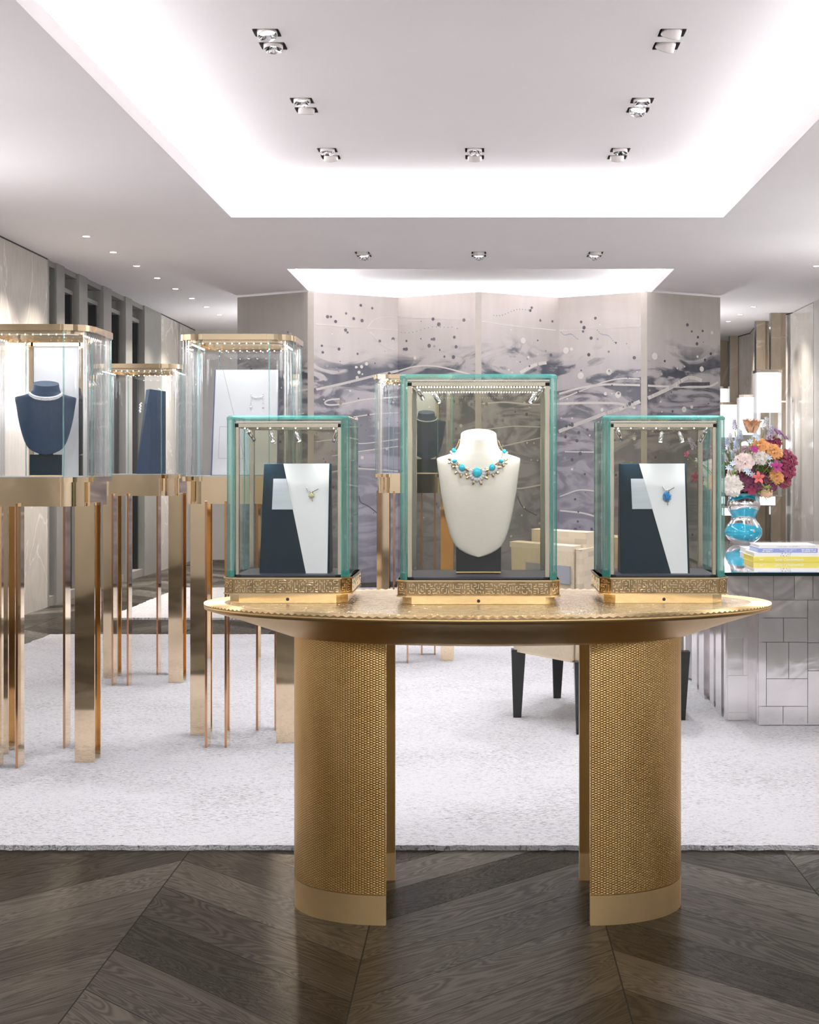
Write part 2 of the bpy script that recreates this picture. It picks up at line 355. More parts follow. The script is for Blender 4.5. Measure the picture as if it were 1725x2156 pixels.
# ---------------------------------------------------------------- mesh helper
class MB:
    def __init__(s): s.v = []; s.f = []; s.m = []; s.sm = []; s.T = None
    def add(s, vs_, fs, mi=0, smooth=False):
        o = len(s.v)
        for p in vs_:
            p = Vector(p)
            if s.T is not None: p = s.T @ p
            s.v.append(tuple(p))
        for f in fs:
            s.f.append([o+i for i in f]); s.m.append(mi); s.sm.append(smooth)
        return s
    def box(s, c, d, rz=0, mi=0, rot=None):
        hx, hy, hz = d[0]/2, d[1]/2, d[2]/2
        R = (rot if rot is not None else Euler((0, 0, rz))).to_matrix()
        vs_ = [Vector(c)+R @ Vector((x*hx, y*hy, z*hz)) for x in (-1, 1) for y in (-1, 1) for z in (-1, 1)]
        return s.add(vs_, [(0, 1, 3, 2), (4, 6, 7, 5), (0, 4, 5, 1), (2, 3, 7, 6), (0, 2, 6, 4), (1, 5, 7, 3)], mi)
    def b2(s, x0, x1, y0, y1, z0, z1, mi=0):
        return s.box(((x0+x1)/2, (y0+y1)/2, (z0+z1)/2), (abs(x1-x0), abs(y1-y0), abs(z1-z0)), 0, mi)
    def prism(s, poly, z0, z1, mi=0, ms=None, smooth=False, poly2=None, caps=True):
        n = len(poly); p2 = poly2 or poly
        vs_ = [(x, y, z0) for x, y in poly]+[(x, y, z1) for x, y in p2]
        s.add(vs_, [(i, (i+1) % n, n+(i+1) % n, n+i) for i in range(n)], mi if ms is None else ms, smooth)
        if caps:
            s.add([(x, y, z0) for x, y in poly], [tuple(reversed(range(n)))], mi)
            s.add([(x, y, z1) for x, y in p2], [tuple(range(n))], mi)
        return s
    def ringwall(s, po, pi_, z0, z1, mi=0, smooth=False):
        n = len(po)
        vs_ = [(x, y, z0) for x, y in po]+[(x, y, z1) for x, y in po]+[(x, y, z0) for x, y in pi_]+[(x, y, z1) for x, y in pi_]
        fo = [(i, (i+1) % n, n+(i+1) % n, n+i) for i in range(n)]
        fi = [(2*n+(i+1) % n, 2*n+i, 3*n+i, 3*n+(i+1) % n) for i in range(n)]
        ft = [(n+i, n+(i+1) % n, 3*n+(i+1) % n, 3*n+i) for i in range(n)]
        fb = [((i+1) % n, i, 2*n+i, 2*n+(i+1) % n) for i in range(n)]
        s.add(vs_, fo+fi, mi, smooth); s.add(vs_, ft+fb, mi); return s
    def lathe(s, prof, n=32, c=(0, 0, 0), mi=0, smooth=True, R=None):
        vs_ = []
        for r, z in prof:
            for k in range(n):
                a = 2*pi*k/n; p = Vector((r*cos(a), r*sin(a), z))
                if R is not None: p = R @ p
                vs_.append(Vector(c)+p)
        fs = [(j*n+k, j*n+(k+1) % n, (j+1)*n+(k+1) % n, (j+1)*n+k) for j in range(len(prof)-1) for k in range(n)]
        return s.add(vs_, fs, mi, smooth)
    def disc(s, c, r, n=20, mi=0, R=None, ry=None):
        vs_ = []
        for k in range(n):
            a = 2*pi*k/n; p = Vector((r*cos(a), (ry or r)*sin(a), 0))
            if R is not None: p = R @ p
            vs_.append(Vector(c)+p)
        return s.add(vs_, [tuple(range(n))], mi)
    def sph(s, c, r, n=8, m=6, mi=0, sc=(1, 1, 1), R=None, smooth=True):
        vs_ = []
        for j in range(m+1):
            t = pi*j/m
            for k in range(n):
                a = 2*pi*k/n; p = Vector((r*sc[0]*sin(t)*cos(a), r*sc[1]*sin(t)*sin(a), r*sc[2]*cos(t)))
                if R is not None: p = R @ p
                vs_.append(Vector(c)+p)
        fs = [(j*n+k, (j+1)*n+k, (j+1)*n+(k+1) % n, j*n+(k+1) % n) for j in range(m) for k in range(n)]
        return s.add(vs_, fs, mi, smooth)
    def tube(s, pts, r, n=8, mi=0, smooth=True, r2=None):
        pts = [Vector(p) for p in pts]; vs_ = []; N_ = len(pts)
        for i, p in enumerate(pts):
            d = (pts[min(i+1, N_-1)]-pts[max(i-1, 0)]).normalized()
            a = d.cross(Vector((0, 0, 1)))
            if a.length < 1e-3: a = d.cross(Vector((1, 0, 0)))
            a.normalize(); b = d.cross(a)
            rr = r if r2 is None else r+(r2-r)*i/(N_-1)
            for k in range(n):
                t = 2*pi*k/n; vs_.append(p+a*rr*cos(t)+b*rr*sin(t))
        fs = [(j*n+k, (j+1)*n+k, (j+1)*n+(k+1) % n, j*n+(k+1) % n) for j in range(N_-1) for k in range(n)]
        s.add(vs_, fs, mi, smooth)
        s.add(vs_[:n], [tuple(range(n))], mi); s.add(vs_[-n:], [tuple(reversed(range(n)))], mi)
        return s
    def grid(s, rows, mi=0, smooth=True, closed=False):
        h = len(rows); w = len(rows[0]); vs_ = [p for r in rows for p in r]
        ww = w if closed else w-1
        return s.add(vs_, [(j*w+k, j*w+(k+1) % w, (j+1)*w+(k+1) % w, (j+1)*w+k) for j in range(h-1) for k in range(ww)], mi, smooth)
    def build(s, name, mats, parent=None, loc=None, bevel=0):
        me = bpy.data.meshes.new(name); me.from_pydata(s.v, [], s.f)
        for m_ in (mats if isinstance(mats, (list, tuple)) else [mats]): me.materials.append(M[m_] if isinstance(m_, str) else m_)
        for p, mi, sm in zip(me.polygons, s.m, s.sm): p.material_index = mi; p.use_smooth = sm
        me.update()
        o = bpy.data.objects.new(name, me); COL.objects.link(o)
        if parent: o.parent = parent
        if loc: o.location = loc
        if bevel:
            b = o.modifiers.new('bevel', 'BEVEL'); b.width = bevel; b.segments = 2; b.limit_method = 'ANGLE'
        return o
def tag(o, label, cat, group=None, kind=None):
    o['label'] = label; o['category'] = cat
    if group: o['group'] = group
    if kind: o['kind'] = kind
    return o
def thing(name, loc, label, cat, group=None, rz=0):
    o = bpy.data.objects.new(name, None); COL.objects.link(o); o.location = loc; o.rotation_euler = (0, 0, rz)
    return tag(o, label, cat, group)
def struct(o): o['kind'] = 'structure'; return o
def copy_tree(o, parent=None):
    c = o.copy(); COL.objects.link(c)
    if parent: c.parent = parent; c.matrix_parent_inverse = o.matrix_parent_inverse.copy()
    for ch in list(o.children): copy_tree(ch, c)
    return c
def at(px, py, Y): return Vector(((px-PX0)*Y/F, Y, CAMZ-(py-PY0)*Y/F))

# ================================================================= ROOM
def plate_holes(mb, xr, yr, z, holes, mi=0):
    xs = sorted({xr[0], xr[1], *[h[0] for h in holes], *[h[1] for h in holes]}); ys = sorted({yr[0], yr[1], *[h[2] for h in holes], *[h[3] for h in holes]})
    xs = [x for x in xs if xr[0] <= x <= xr[1]]; ys = [y for y in ys if yr[0] <= y <= yr[1]]
    for i in range(len(xs)-1):
        for j in range(len(ys)-1):
            cx, cy_ = (xs[i]+xs[i+1])/2, (ys[j]+ys[j+1])/2
            if any(h[0] < cx < h[1] and h[2] < cy_ < h[3] for h in holes): continue
            mb.add([(xs[i], ys[j], z), (xs[i+1], ys[j], z), (xs[i+1], ys[j+1], z), (xs[i], ys[j+1], z)], [(0, 3, 2, 1)], mi)
HS = .058
doubles = []   # (x, y, tilt pairs)
for r, Y in enumerate((6.82, 8.06, 9.30)):
    for x in (-1.005, .905): doubles.append((x+(.01*r if x < 0 else 0), Y, r))
doubles.append((-.035, 9.30, 2))
singles = [(-.985, 11.93), (-.01, 11.93), (.97, 11.93)]
insideB = [(-.83, 13.78), (.02, 13.78), (.90, 13.78)]
dots = [(-3.06, 11.07+.81*i) for i in range(8)]+[(3.0, 12.7), (3.05, 15.9), (3.05, 16.7), (3.05, 17.5), (3.05, 18.3)]
XL, XR, YB, YF = -3.72, 3.62, -3.0, 22.0
holes = [COVE_A, COVE_B]+[(x-HS, x+HS, y-HS-.0, y+HS) for x, y in singles for _ in (0,)]+[(x-HS, x+HS, y+.17-HS, y+.17+HS) for x, y in singles]
mb = MB(); plate_holes(mb, (XL-.3, XR+.3), (YB, YF+.1), CEIL, holes)
t = .035
for (x0, x1, y0, y1) in (COVE_A, COVE_B):       # lips
    for a in ((x0-t, x0, y0-t, y1+t), (x1, x1+t, y0-t, y1+t), (x0-t, x1+t, y0-t, y0), (x0-t, x1+t, y1, y1+t)):
        mb.b2(a[0], a[1], a[2], a[3], CEIL+.001, CEIL+.085)
for (x0, x1, y0, y1), hs in ((COVE_A, [(x-HS, x+HS, y+d-HS, y+d+HS) for x, y, r in doubles for d in (-.105, .105)]), (COVE_B, [(x-HS, x+HS, y-HS, y+HS) for x, y in insideB])):
    e = .30
    plate_holes(mb, (x0-e, x1+e), (y0-e, y1+e), CEIL2, hs)
    for a in ((x0-e-.02, x0-e, y0-e, y1+e), (x1+e, x1+e+.02, y0-e, y1+e), (x0-e, x1+e, y0-e-.02, y0-e), (x0-e, x1+e, y1+e, y1+e+.02)):
        mb.b2(a[0], a[1], a[2], a[3], CEIL+.006, CEIL2)
mb.b2(XL-.3, XR+.3, YB, YF+.1, 3.6, 3.62)
struct(mb.build('ceiling', 'ceiling'))
mb = MB(); mb.b2(XL-.3, XR+.3, YB, YF+.1, -.05, 0); struct(mb.build('floor', 'floor'))
# left wall: marble, window bay, marble
mb = MB(); mb.b2(XL-.2, XL, YB, 12.25, 0, CEIL-.012); mb.b2(XL-.2, XL, 16.62, 18.6, 0, CEIL-.012)
for y in (17.6,): mb.b2(XL, XL+.002, y-.006, y+.006, 0, CEIL-.012, 1)
mb.b2(XL-.2, XL+.001, YB, 12.25, CEIL-.012, CEIL, 1); mb.b2(XL-.2, XL+.001, 16.62, 18.6, CEIL-.012, CEIL, 1)
struct(mb.build('wall_left', ['marble', 'darkgap']))
mull = [(12.25, 12.30), (12.52, 12.76), (13.22, 13.50), (14.08, 14.38), (14.96, 15.24), (15.80, 16.62)]
wv = struct(MB().b2(XL-.16, XL-.02, 12.25, 16.62, CEIL-.05, CEIL).b2(XL-.16, XL-.02, 12.25, 16.62, 0, .08).build('window_1', 'steelframe'))
mb = MB()
for y0, y1 in mull: mb.b2(XL-.16, XL, y0, y1, 0, CEIL)
mb.b2(XL-.15, XL-.06, 12.25, 16.62, 2.80, 2.84)
mb.build('window_frame', 'steelframe', wv)
mb = MB()
for i in range(len(mull)-1):
    y1 = mull[i+1][0]; mb.b2(XL-.12, XL-.07, y1-.05, y1, .08, 2.80)
mb.build('window_gasket', 'darkgap', wv)
M['winglass'] = glassmat('window_glass', (.42, .46, .44), 2.6, .0)
for i in range(len(mull)-1):
    mb = MB(); mb.b2(XL-.115, XL-.105, mull[i][1], mull[i+1][0], .08, 2.95); mb.build('window_pane', 'winglass', wv)
struct(MB().b2(-6.4, -6.2, 8, 30, 0, 3.72).build('wall_outside', 'exterior'))
struct(MB().b2(-6.4, XL-.3, 8, 30, -.05, 0).build('floor_outside', 'exterior'))
struct(MB().b2(XL-.2, -1.0, 18.6, 18.8, 0, CEIL).b2(-1.1, -1.0, 18.6, YF, 0, CEIL).b2(-1.1, XR+.1, YF, YF+.1, 0, CEIL).build('wall_back', 'backwall'))
struct(MB().b2(XL-.2, XR+.2, YB-.1, YB, 0, CEIL).build('wall_front', 'backwall'))
# right wall with pleated marble
mb = MB(); mb.b2(XR, XR+.2, YB, 15.45, 0, CEIL, 3); mb.b2(XR-.005, XR+.2, 15.45, 16.5, 0, CEIL-.01, 1)
ys = [16.5, 16.95, 17.3, 17.6, 18.3, 19.0, 19.5, 20.0, 20.6, 21.2, 22.0]; xo = [0, .09, .06, .0, .10, .02, .09, .04, .10, .03, 0]
for i in range(len(ys)-1):
    xa, xb = XR-xo[i], XR-xo[i+1]
    mb.prism([(xa, ys[i]), (XR+.2, ys[i]), (XR+.2, ys[i+1]), (xb, ys[i+1])], 0, CEIL-.012, (1, 0)[i % 2])
    mb.prism([(xa, ys[i]), (XR+.2, ys[i]), (XR+.2, ys[i+1]), (xb, ys[i+1])], CEIL-.012, CEIL, 2)
struct(mb.build('wall_right', ['marble', 'marble_light', 'darkgap', 'backwall']))
bars = [(3.44, 16.55), (3.44, 17.45), (3.47, 19.45), (3.46, 20.2)]
for i, (x, y) in enumerate(bars):
    mb = MB(); mb.b2(x-.055, x+.055, y, y+.09, 0, CEIL-.002); mb.b2(x-.062, x-.055, y, y+.09, 0, CEIL-.002, 1); mb.b2(x+.055, x+.12, y+.03, y+.06, 0, CEIL-.002)
    o = mb.build('trim_%d' % (i+1), ['marble_bronze', 'darkchrome']); struct(o)

# ---------------------------------------------------------------- rugs
def rug(x0, x1, y0, y1, label):
    mb = MB(); n = 260; h = .016; r = random.Random(3)
    fr = [(x0+(x1-x0)*i/n, y0+r.uniform(-.006, .006)) for i in range(n+1)]; bk = [(x1+(x0-x1)*i/n, y1+r.uniform(-.012, .012)) for i in range(n+1)]
    m2 = 60; lf = [(x0+r.uniform(-.012, .012), y1+(y0-y1)*i/m2) for i in range(1, m2)]
    mb.prism(fr+bk+lf, 0, h)
    return tag(mb.build('rug', 'rug'), label, 'rug')
rug(-3.06, 3.0, 4.47, 10.14, 'large ivory rug under the brass pedestals and mirrored desk, its fringe meeting the dark wood')
rug(-2.96, 3.0, 11.25, 14.1, 'smaller ivory rug beyond the first, in front of the painted folding screen')

# ---------------------------------------------------------------- downlights
rowname = {0: 'nearest the camera', 1: 'in the middle row', 2: 'in the row by the far cove'}
def spotlight(x, y, z, tilt, azim, label, lit, group, e, target=None, drop=.0, name='downlight'):
    t = thing(name, (x, y, z), label, 'ceiling light', group)
    mb = MB(); s = HS
    for a in ((-s-.004, -s, -s, s), (s, s+.004, -s, s), (-s, s, -s-.004, -s), (-s, s, s, s+.004)): mb.b2(a[0], a[1], a[2], a[3], 0.0, .12)
    mb.b2(-s, s, -s, s, .12, .124); mb.build('recess_box', 'recess', t)
    R = (Matrix.Rotation(azim, 3, 'Z') @ Matrix.Rotation(tilt, 3, 'X'))
    c = Vector((0, 0, .010-drop)); hr = .047
    mb = MB(); mb.lathe([(hr*.98, .06), (hr, .0), (hr, -.03), (hr*.93, -.032), (hr*.90, -.028), (hr*.86, .02)], 28, c, R=R); hd = mb.build('lamp_head', 'lamp_white', t)
    mb = MB(); mb.lathe([(hr*.93, -.0325), (hr*.80, -.02), (hr*.62, .012)], 28, c, R=R); mb.build('reflector', 'chrome' if lit else 'darkchrome', hd)
    mb = MB(); mb.disc(c+R @ Vector((0, 0, .0 if lit else .012)), hr*(.80 if lit else .5), 24, R=R); mb.build('lens', 'lit' if lit else M['lit'], hd)
    if e:
        d = R @ Vector((0, 0, -1)); p = Vector((x, y, z))+c+d*.05
        lamp('SPOT', p, aim(p, p+d), e, COOL, .03, ang=75)
    return t
tl = {  # tilts for pairs per (row, side)
    (0, -1): ((-.15, 0, 1), (-.35, .5, 1)), (0, 1): ((.55, .5, 0), (.5, .45, 0)),
    (1, -1): ((.3, .2, 0), (-.25, .4, 1)), (1, 1): ((-.45, -.5, 1), (-.25, -.3, 1)),
    (2, -1): ((.45, 0, 0), (-.15, .1, 1)), (2, 1): ((.45, 0, 0), (-.1, 0, 0)), (2, 0): ((.45, 0, 0), (-.2, 0, 1))}
for x, y, r in doubles:
    sd = -1 if x < -.5 else (1 if x > .5 else 0)
    for q, d in enumerate((-.105, .105)):
        a, b_, lit = tl[(r, sd)][1-q] if False else tl[(r, sd)][1-q]
        side = {-1: 'left', 0: 'centre', 1: 'right'}[sd]
        spotlight(x, y+d, CEIL2, a, b_, 'square recessed spotlight, %s pair %s, %s lamp' % (side, rowname[r], ('front', 'rear')[q]), lit, 'recessed spotlights in the raised ceiling', 28)
for i, (x, y) in enumerate(singles):
    nm = ('left', 'centre', 'right')[i]
    spotlight(x, y+.17, CEIL, -.45, (.3, 0, -.3)[i], 'recessed spotlight between the two ceiling coves, %s one, rear lamp' % nm, 1, 'spotlights between the coves', 40)
    spotlight(x, y, CEIL, .1, 0, 'recessed spotlight between the two ceiling coves, %s one, front lamp' % nm, 0, 'spotlights between the coves', 40)
for i, (x, y) in enumerate(insideB):
    spotlight(x, y, CEIL2, -.2, (0, .5, -.4)[i], 'small spotlight just showing at the near edge of the far cove, %s one' % ('left', 'centre', 'right')[i], 0, 'spotlights in the far cove', 40, drop=.01)
for i, (x, y) in enumerate(dots):
    lab = ('small round lit downlight, %s in the row along the left ceiling' % ('nearest', 'second', 'third', 'fourth', 'fifth', 'sixth', 'seventh', 'farthest')[i]) if i < 8 else 'small round lit downlight in the right ceiling, %s' % ('at the picture edge', 'nearest of the four beside the screen', 'second of the four beside the screen', 'third of the four beside the screen', 'farthest, touching the screen edge')[i-8]
    t_ = thing('round_downlight', (x, y, CEIL), lab, 'ceiling light', 'small round downlights')
    MB().lathe([(.036, .0), (.036, -.004), (.028, -.004), (.026, .0)], 20).build('trim_ring', 'lamp_white', t_)
    MB().disc((0, 0, -.003), .027, 20).build('lens', 'dot', t_)
    lamp('SPOT', (x, y, CEIL-.03), aim((x, y, 3), (x*1.2, y, .8)), 85 if x < 0 else 35, WARM, .03, ang=90)
# spot rows continued out of view, added without fixtures to light the table
for x in (-1.0, .9):
    for y in (1.0, 3.1, 4.35, 5.6): lamp('SPOT', (x, y, CEIL2-.05 if y > 2.5 else CEIL-.03), aim((x, y, 3), (x*.6, y+.35, 0)), 30, COOL, .05, ang=85)
for x in (-2.8, 2.8):  # added side spots without fixtures, brightening the long walls
    for y in (.5, 2.6, 5.0, 7.2): lamp('SPOT', (x, y, CEIL-.03), aim((x, y, 3), (x*1.33, y+.3, 1.3)), 30, COOL, .05, ang=85)

# ================================================================= PAINTED FOLDING SCREEN
YN, YFAR, ZT = 14.4, 14.87, 2.978
def sx(px, Y): return (px-PX0)*Y/F
V = [(500, 1), (648, 0), (661, 0), (838, 1), (1001, 0), (1014, 0), (1177, 1), (1350, 0), (1363, 0), (1517, 1)]
PTS = [(sx(p, (YN, YFAR)[f]), (YN, YFAR)[f]) for p, f in V]
def on_screen(px, py, off=.004):
    for i in range(len(V)-1):
        if V[i][0] <= px <= V[i+1][0] or (i == len(V)-2):
            a, b = Vector(PTS[i]), Vector(PTS[i+1]); d = b-a; k = (px-PX0)/F
            # a.x + s d.x = k (a.y + s d.y)
            s_ = (k*a.y-a.x)/(d.x-k*d.y); Y = a.y+s_*d.y
            return i, Vector((k*(Y-off), Y-off, CAMZ-(py-PY0)*Y/F))
scr = thing('folding_screen', (0, 14.6, 0), 'tall zigzag folding screen painted with blue-grey ink clouds, white strokes and dots, behind the cases', 'screen')
panels = {}; base = Vector((0, 14.6, 0))
for i in range(len(V)-1):
    a, b = Vector(PTS[i]), Vector(PTS[i+1]); th = .035
    mb = MB(); mb.prism([(a.x, a.y), (b.x, b.y), (b.x, b.y+th), (a.x, a.y+th)], .016, ZT)
    seam = i in (1, 4, 7)
    panels[i] = [mb, seam, i]
def ribbon(pts, w, mi):
    w = w*1.25 if mi == 1 else w
    "paint stroke given by measured points; width in metres"
    P = []
    for (x0, y0), (x1, y1) in zip(pts, pts[1:]):
        n = max(2, int(abs(x1-x0)/8)+int(abs(y1-y0)/8))
        for k in range(n): P.append((x0+(x1-x0)*k/n, y0+(y1-y0)*k/n))
    P.append(pts[-1])
    for _ in range(3): P = [P[0]]+[((a[0]+2*b[0]+c[0])/4, (a[1]+2*b[1]+c[1])/4) for a, b, c in zip(P, P[1:], P[2:])]+[P[-1]]
    for (x0, y0), (x1, y1) in zip(P, P[1:]):
        i, A = on_screen(x0, y0); j, B = on_screen(x1, y1)
        if i != j or i in (1, 4, 7): continue
        d = (B-A)
        if d.length < 1e-5: continue
        n_ = Vector((-d.z, 0, d.x)); n_.normalize(); n_ *= w/2
        dx = Vector(PTS[i+1])-Vector(PTS[i]); sl = dx.y/dx.x
        n_.y = n_.x*sl; d2 = d.normalized()*w*.2
        panels[i][0].add([A-n_-d2, B-n_+d2, B+n_+d2, A+n_-d2], [(0, 1, 2, 3)], mi)
def spot(px, py, r, mi, ry=None):
    i, A = on_screen(px, py, .005)
    if i in (1, 4, 7) or A.z > ZT-.03 or A.z < .1: return
    dx = (Vector(PTS[i+1])-Vector(PTS[i])).normalized()
    if min((Vector((A.x, A.y))-Vector(PTS[i])).length, (Vector((A.x, A.y))-Vector(PTS[i+1])).length) < r: return
    vs_ = [A+Vector((dx.x, dx.y, 0))*r*cos(2*pi*k/12)+Vector((0, 0, (ry or r)*sin(2*pi*k/12))) for k in range(12)]
    panels[i][0].add(vs_, [tuple(range(12))], mi)
R1 = [([(1097, 784), (1118, 772), (1132, 765), (1150, 764)], .026), ([(1178, 908), (1223, 890), (1272, 872), (1321, 856), (1366, 838), (1412, 817), (1444, 796), (1457, 793), (1477, 801)], .030),
      ([(1178, 829), (1220, 817), (1272, 809), (1347, 811), (1402, 814), (1496, 815), (1512, 805)], .017), ([(1178, 850), (1240, 848), (1305, 849), (1337, 859)], .02), ([(1178, 841), (1272, 804), (1308, 796), (1347, 798)], .010),
      ([(667, 820), (721, 808), (790, 791), (838, 781)], .020), ([(839, 781), (872, 771), (902, 769), (932, 773), (990, 788)], .012), ([(715, 840), (691, 841), (679, 848), (688, 854), (721, 851), (766, 841), (837, 836)], .013),
      ([(775, 688), (787, 671), (811, 667), (990, 673)], .006), ([(667, 682), (751, 690), (838, 695)], .005), ([(780, 700), (802, 725), (820, 734), (838, 738)], .010), ([(620, 824), (647, 820)], .016), ([(745, 878), (790, 871), (838, 869)], .009),
      ([(1016, 677), (1087, 687), (1178, 696), (1272, 692), (1347, 687)], .005), ([(1190, 951), (1259, 952)], .009), ([(1016, 850), (1060, 846), (1120, 852), (1176, 850)], .012), ([(1016, 905), (1080, 897), (1170, 900)], .008), ([(1016, 950), (1100, 930), (1170, 915)], .009),
      ([(700, 960), (760, 950), (838, 940)], .008), ([(670, 1000), (740, 985), (838, 992)], .010), ([(1016, 1010), (1090, 1030), (1170, 1015)], .012), ([(1180, 1075), (1230, 1080), (1262, 1090)], .014), ([(667, 930), (700, 925), (760, 935), (838, 925)], .007), ([(505, 905), (560, 880), (640, 870)], .01), ([(1180, 1045), (1220, 1030), (1262, 1035)], .01)]
for pts, w in R1: ribbon(pts, w, 1)
for pts, w in [([(756, 1044), (757, 1060), (766, 1060), (782, 1069), (796, 1082)], .012), ([(1432, 811), (1450, 808), (1480, 809), (1494, 808)], .035), ([(1090, 1045), (1100, 1070), (1130, 1085)], .01)]: ribbon(pts, w, 2)
for px, py, r in [(1102, 717, .031), (1192, 738, .034), (1223, 791, .036), (1283, 783, .033), (1379, 750, .036), (1302, 831, .034), (1478, 777, .028), (1441, 862, .03), (772, 766, .018), (750, 773, .014)]: spot(px, py, r, 1)
spot(1283, 781, .012, 2)
for px, py in [(760, 643), (784, 649), (690, 667), (697, 667), (707, 677), (745, 671), (729, 660), (728, 695), (732, 700), (714, 735), (678, 728), (680, 742), (800, 718), (828, 714), (856, 718), (851, 735), (912, 672), (924, 683), (914, 714), (957, 710), (904, 728), (936, 751), (955, 752), (1117, 654), (1120, 648), (1138, 675), (1224, 678), (1230, 690), (1228, 698), (1245, 712), (1240, 747), (1254, 670), (1448, 684), (1457, 698), (1480, 697), (1470, 710), (1468, 724), (1497, 745), (1485, 758), (1510, 765), (1193, 897), (1200, 895), (1205, 895), (1219, 911), (1237, 905), (1215, 928), (1191, 920), (1222, 955), (1205, 968), (1201, 1130), (1212, 1115), (1217, 1098), (1246, 1114), (1256, 1122)]:
    spot(px, py, random.uniform(.012, .021), 2)
rr = random.Random(11)
for _ in range(330):
    px = rr.uniform(505, 1512); py = rr.triangular(640, 1215, 830); k = rr.random()
    spot(px, py, rr.choice([.006, .008, .010, .013, .018]), 2 if k < .45 else (1 if k < .78 else (3 if k < .88 else 4)), None)
for x0, y0, x1, y1 in [(1040, 664, 1125, 648), (1182, 700, 1220, 712), (1258, 695, 1300, 722), (845, 700, 960, 685)]:
    for k in range(14): spot(x0+(x1-x0)*k/14, y0+(y1-y0)*k/14+3*sin(k*.6), .006, 4)
for i, (mb, seam, _) in panels.items():
    mb.T = None; mb.v = [(x, y-14.6, z) for x, y, z in mb.v]
    if seam: mb.build('hinge_strip', 'seam', scr)
    else: mb.build('screen_panel', ['painted', 'p_white', 'p_dark', 'p_ochre', 'p_blue'], scr)

# ================================================================= BRASS PEDESTALS
def rplan(hw, hd, r, n=8, notch=0.0, nw=.15):
    P = []
    for cx, cy_, a0 in ((hw-r, hd-r, 0), (-(hw-r), hd-r, 90), (-(hw-r), -(hd-r), 180), (hw-r, -(hd-r), 270)):
        for k in range(n+1):
            a = radians(a0+90*k/n); P.append((cx+r*cos(a), cy_+r*sin(a)))
    if notch:
        Q = []
        for i, p in enumerate(P):
            Q.append(p); k = (i+1) % (n+1)
            if k == 0:
                c = i//(n+1); q = P[(i+1) % len(P)]; d = Vector((q[0]-p[0], q[1]-p[1])).normalized(); o = Vector((d.y, -d.x))*notch
                a_, b_ = Vector(p)+d*.012, Vector(q)-d*.012
                Q += [tuple(a_), tuple(a_+o), tuple(b_+o), tuple(b_)]
        return Q
    return P
ZD, ZR = 1.163, 1.766
def pedestal(cx, cy_, label, framed=False):
    t = thing('display_pedestal', (cx, cy_, .016), label, 'display pedestal', 'tall gold jewellery pedestals'); o = -.016
    for (x, y, dx, dy) in ((-.123, -.24, .010, .08), (-.040, -.24, .010, .08), (.030, .16, .010, .08), (.113, .16, .010, .08),
                           (.162, -.13, .08, .010), (.162, -.04, .08, .010), (-.242, .04, .08, .010), (-.242, .13, .08, .010)):
        mb = MB(); mb.b2(x, x+dx, y, y+dy, 0, 1.06+o); ob = mb.build('leg', ['gold', 'rose'], t, bevel=.001)
        me = ob.data   # front edges of the plates are copper
        for p in me.polygons:
            if dy > dx and abs(p.normal.y) > .9: p.material_index = 1
    mb = MB(); pl = rplan(.218, .215, .075, 8, .005); mb.prism(pl, 1.047+o, ZD-.020+o, ms=0, smooth=False); ap = mb.build('apron', 'gold', t)
    for p in ap.data.polygons: p.use_smooth = abs(p.normal.x) > .02 and abs(p.normal.y) > .02
    mb = MB(); mb.prism(rplan(.238, .235, .09, 8, .005), ZD-.020+o, ZD+o); mb.build('deck', 'gold', t, bevel=.002)
    mb = MB(); mb.prism(rplan(.205, .202, .07), ZD+o, ZD+.003+o); mb.build('deck_pad', 'white', t)
    mb = MB(); mb.ringwall(rplan(.236, .233, .088, 8), rplan(.224, .221, .078, 8), ZD+o, ZR-.024+o, smooth=True); g = mb.build('glass_cover', 'acrylic', t)
    mb = MB()
    for x in (-.236, .236):
        for y in (-.145, .145): mb.b2(x-.003, x+.003, y-.003, y+.003, ZD+o, ZR-.026+o)
    for y in (-.233, .233):
        for x in (-.148, .148): mb.b2(x-.0025, x+.0025, y-.003, y+.003, ZD+o, ZR-.026+o)
    mb.build('glass_seam', 'tealpale', g)
    mb = MB(); mb.ringwall(rplan(.242, .239, .092, 8, .005), rplan(.195, .192, .06, 8, -.0001), ZR-.024+o, ZR+o); rg = mb.build('top_ring', 'gold', t, bevel=.0015)
    mb = MB(); mb.ringwall(rplan(.214, .211, .075, 8), rplan(.185, .182, .055, 8), ZR-.036+o, ZR-.024+o); mb.build('light_trough', 'gold', rg)
    mb = MB()
    for a in range(10):
        for s in (-1, 1):
            mb.sph((-.14+.031*a, s*.195, ZR-.037+o), .0022, 6, 4); mb.sph((s*.198, -.13+.029*a, ZR-.037+o), .0022, 6, 4)
    mb.build('light_dot', 'dot', rg)
    mb = MB(); mb.prism(rplan(.196, .193, .06), ZR-.016+o, ZR-.008+o); mb.build('glass_lid', 'glass', t)
    lamp('AREA', (0, 0, ZR-.04+o), (0, 0, 0), .26, COOL, .28, .28, name='case_light', parent=t)
    return t
PED = {'a': (-1.79, 5.85), 'b': (-1.88, 7.98), 'c': (-1.04, 6.26), 'd': (-.404, 8.86)}
pa = pedestal(*PED['a'], 'gold pedestal at the left picture edge, holding the dark bust with the thick white necklace')
pb = pedestal(*PED['b'], 'gold pedestal holding a dark blue wedge, between the two nearer left pedestals')
pc = pedestal(*PED['c'], 'gold pedestal holding the large plain white display board')
pd = pedestal(*PED['d'], 'gold pedestal far behind the tall middle glass case')

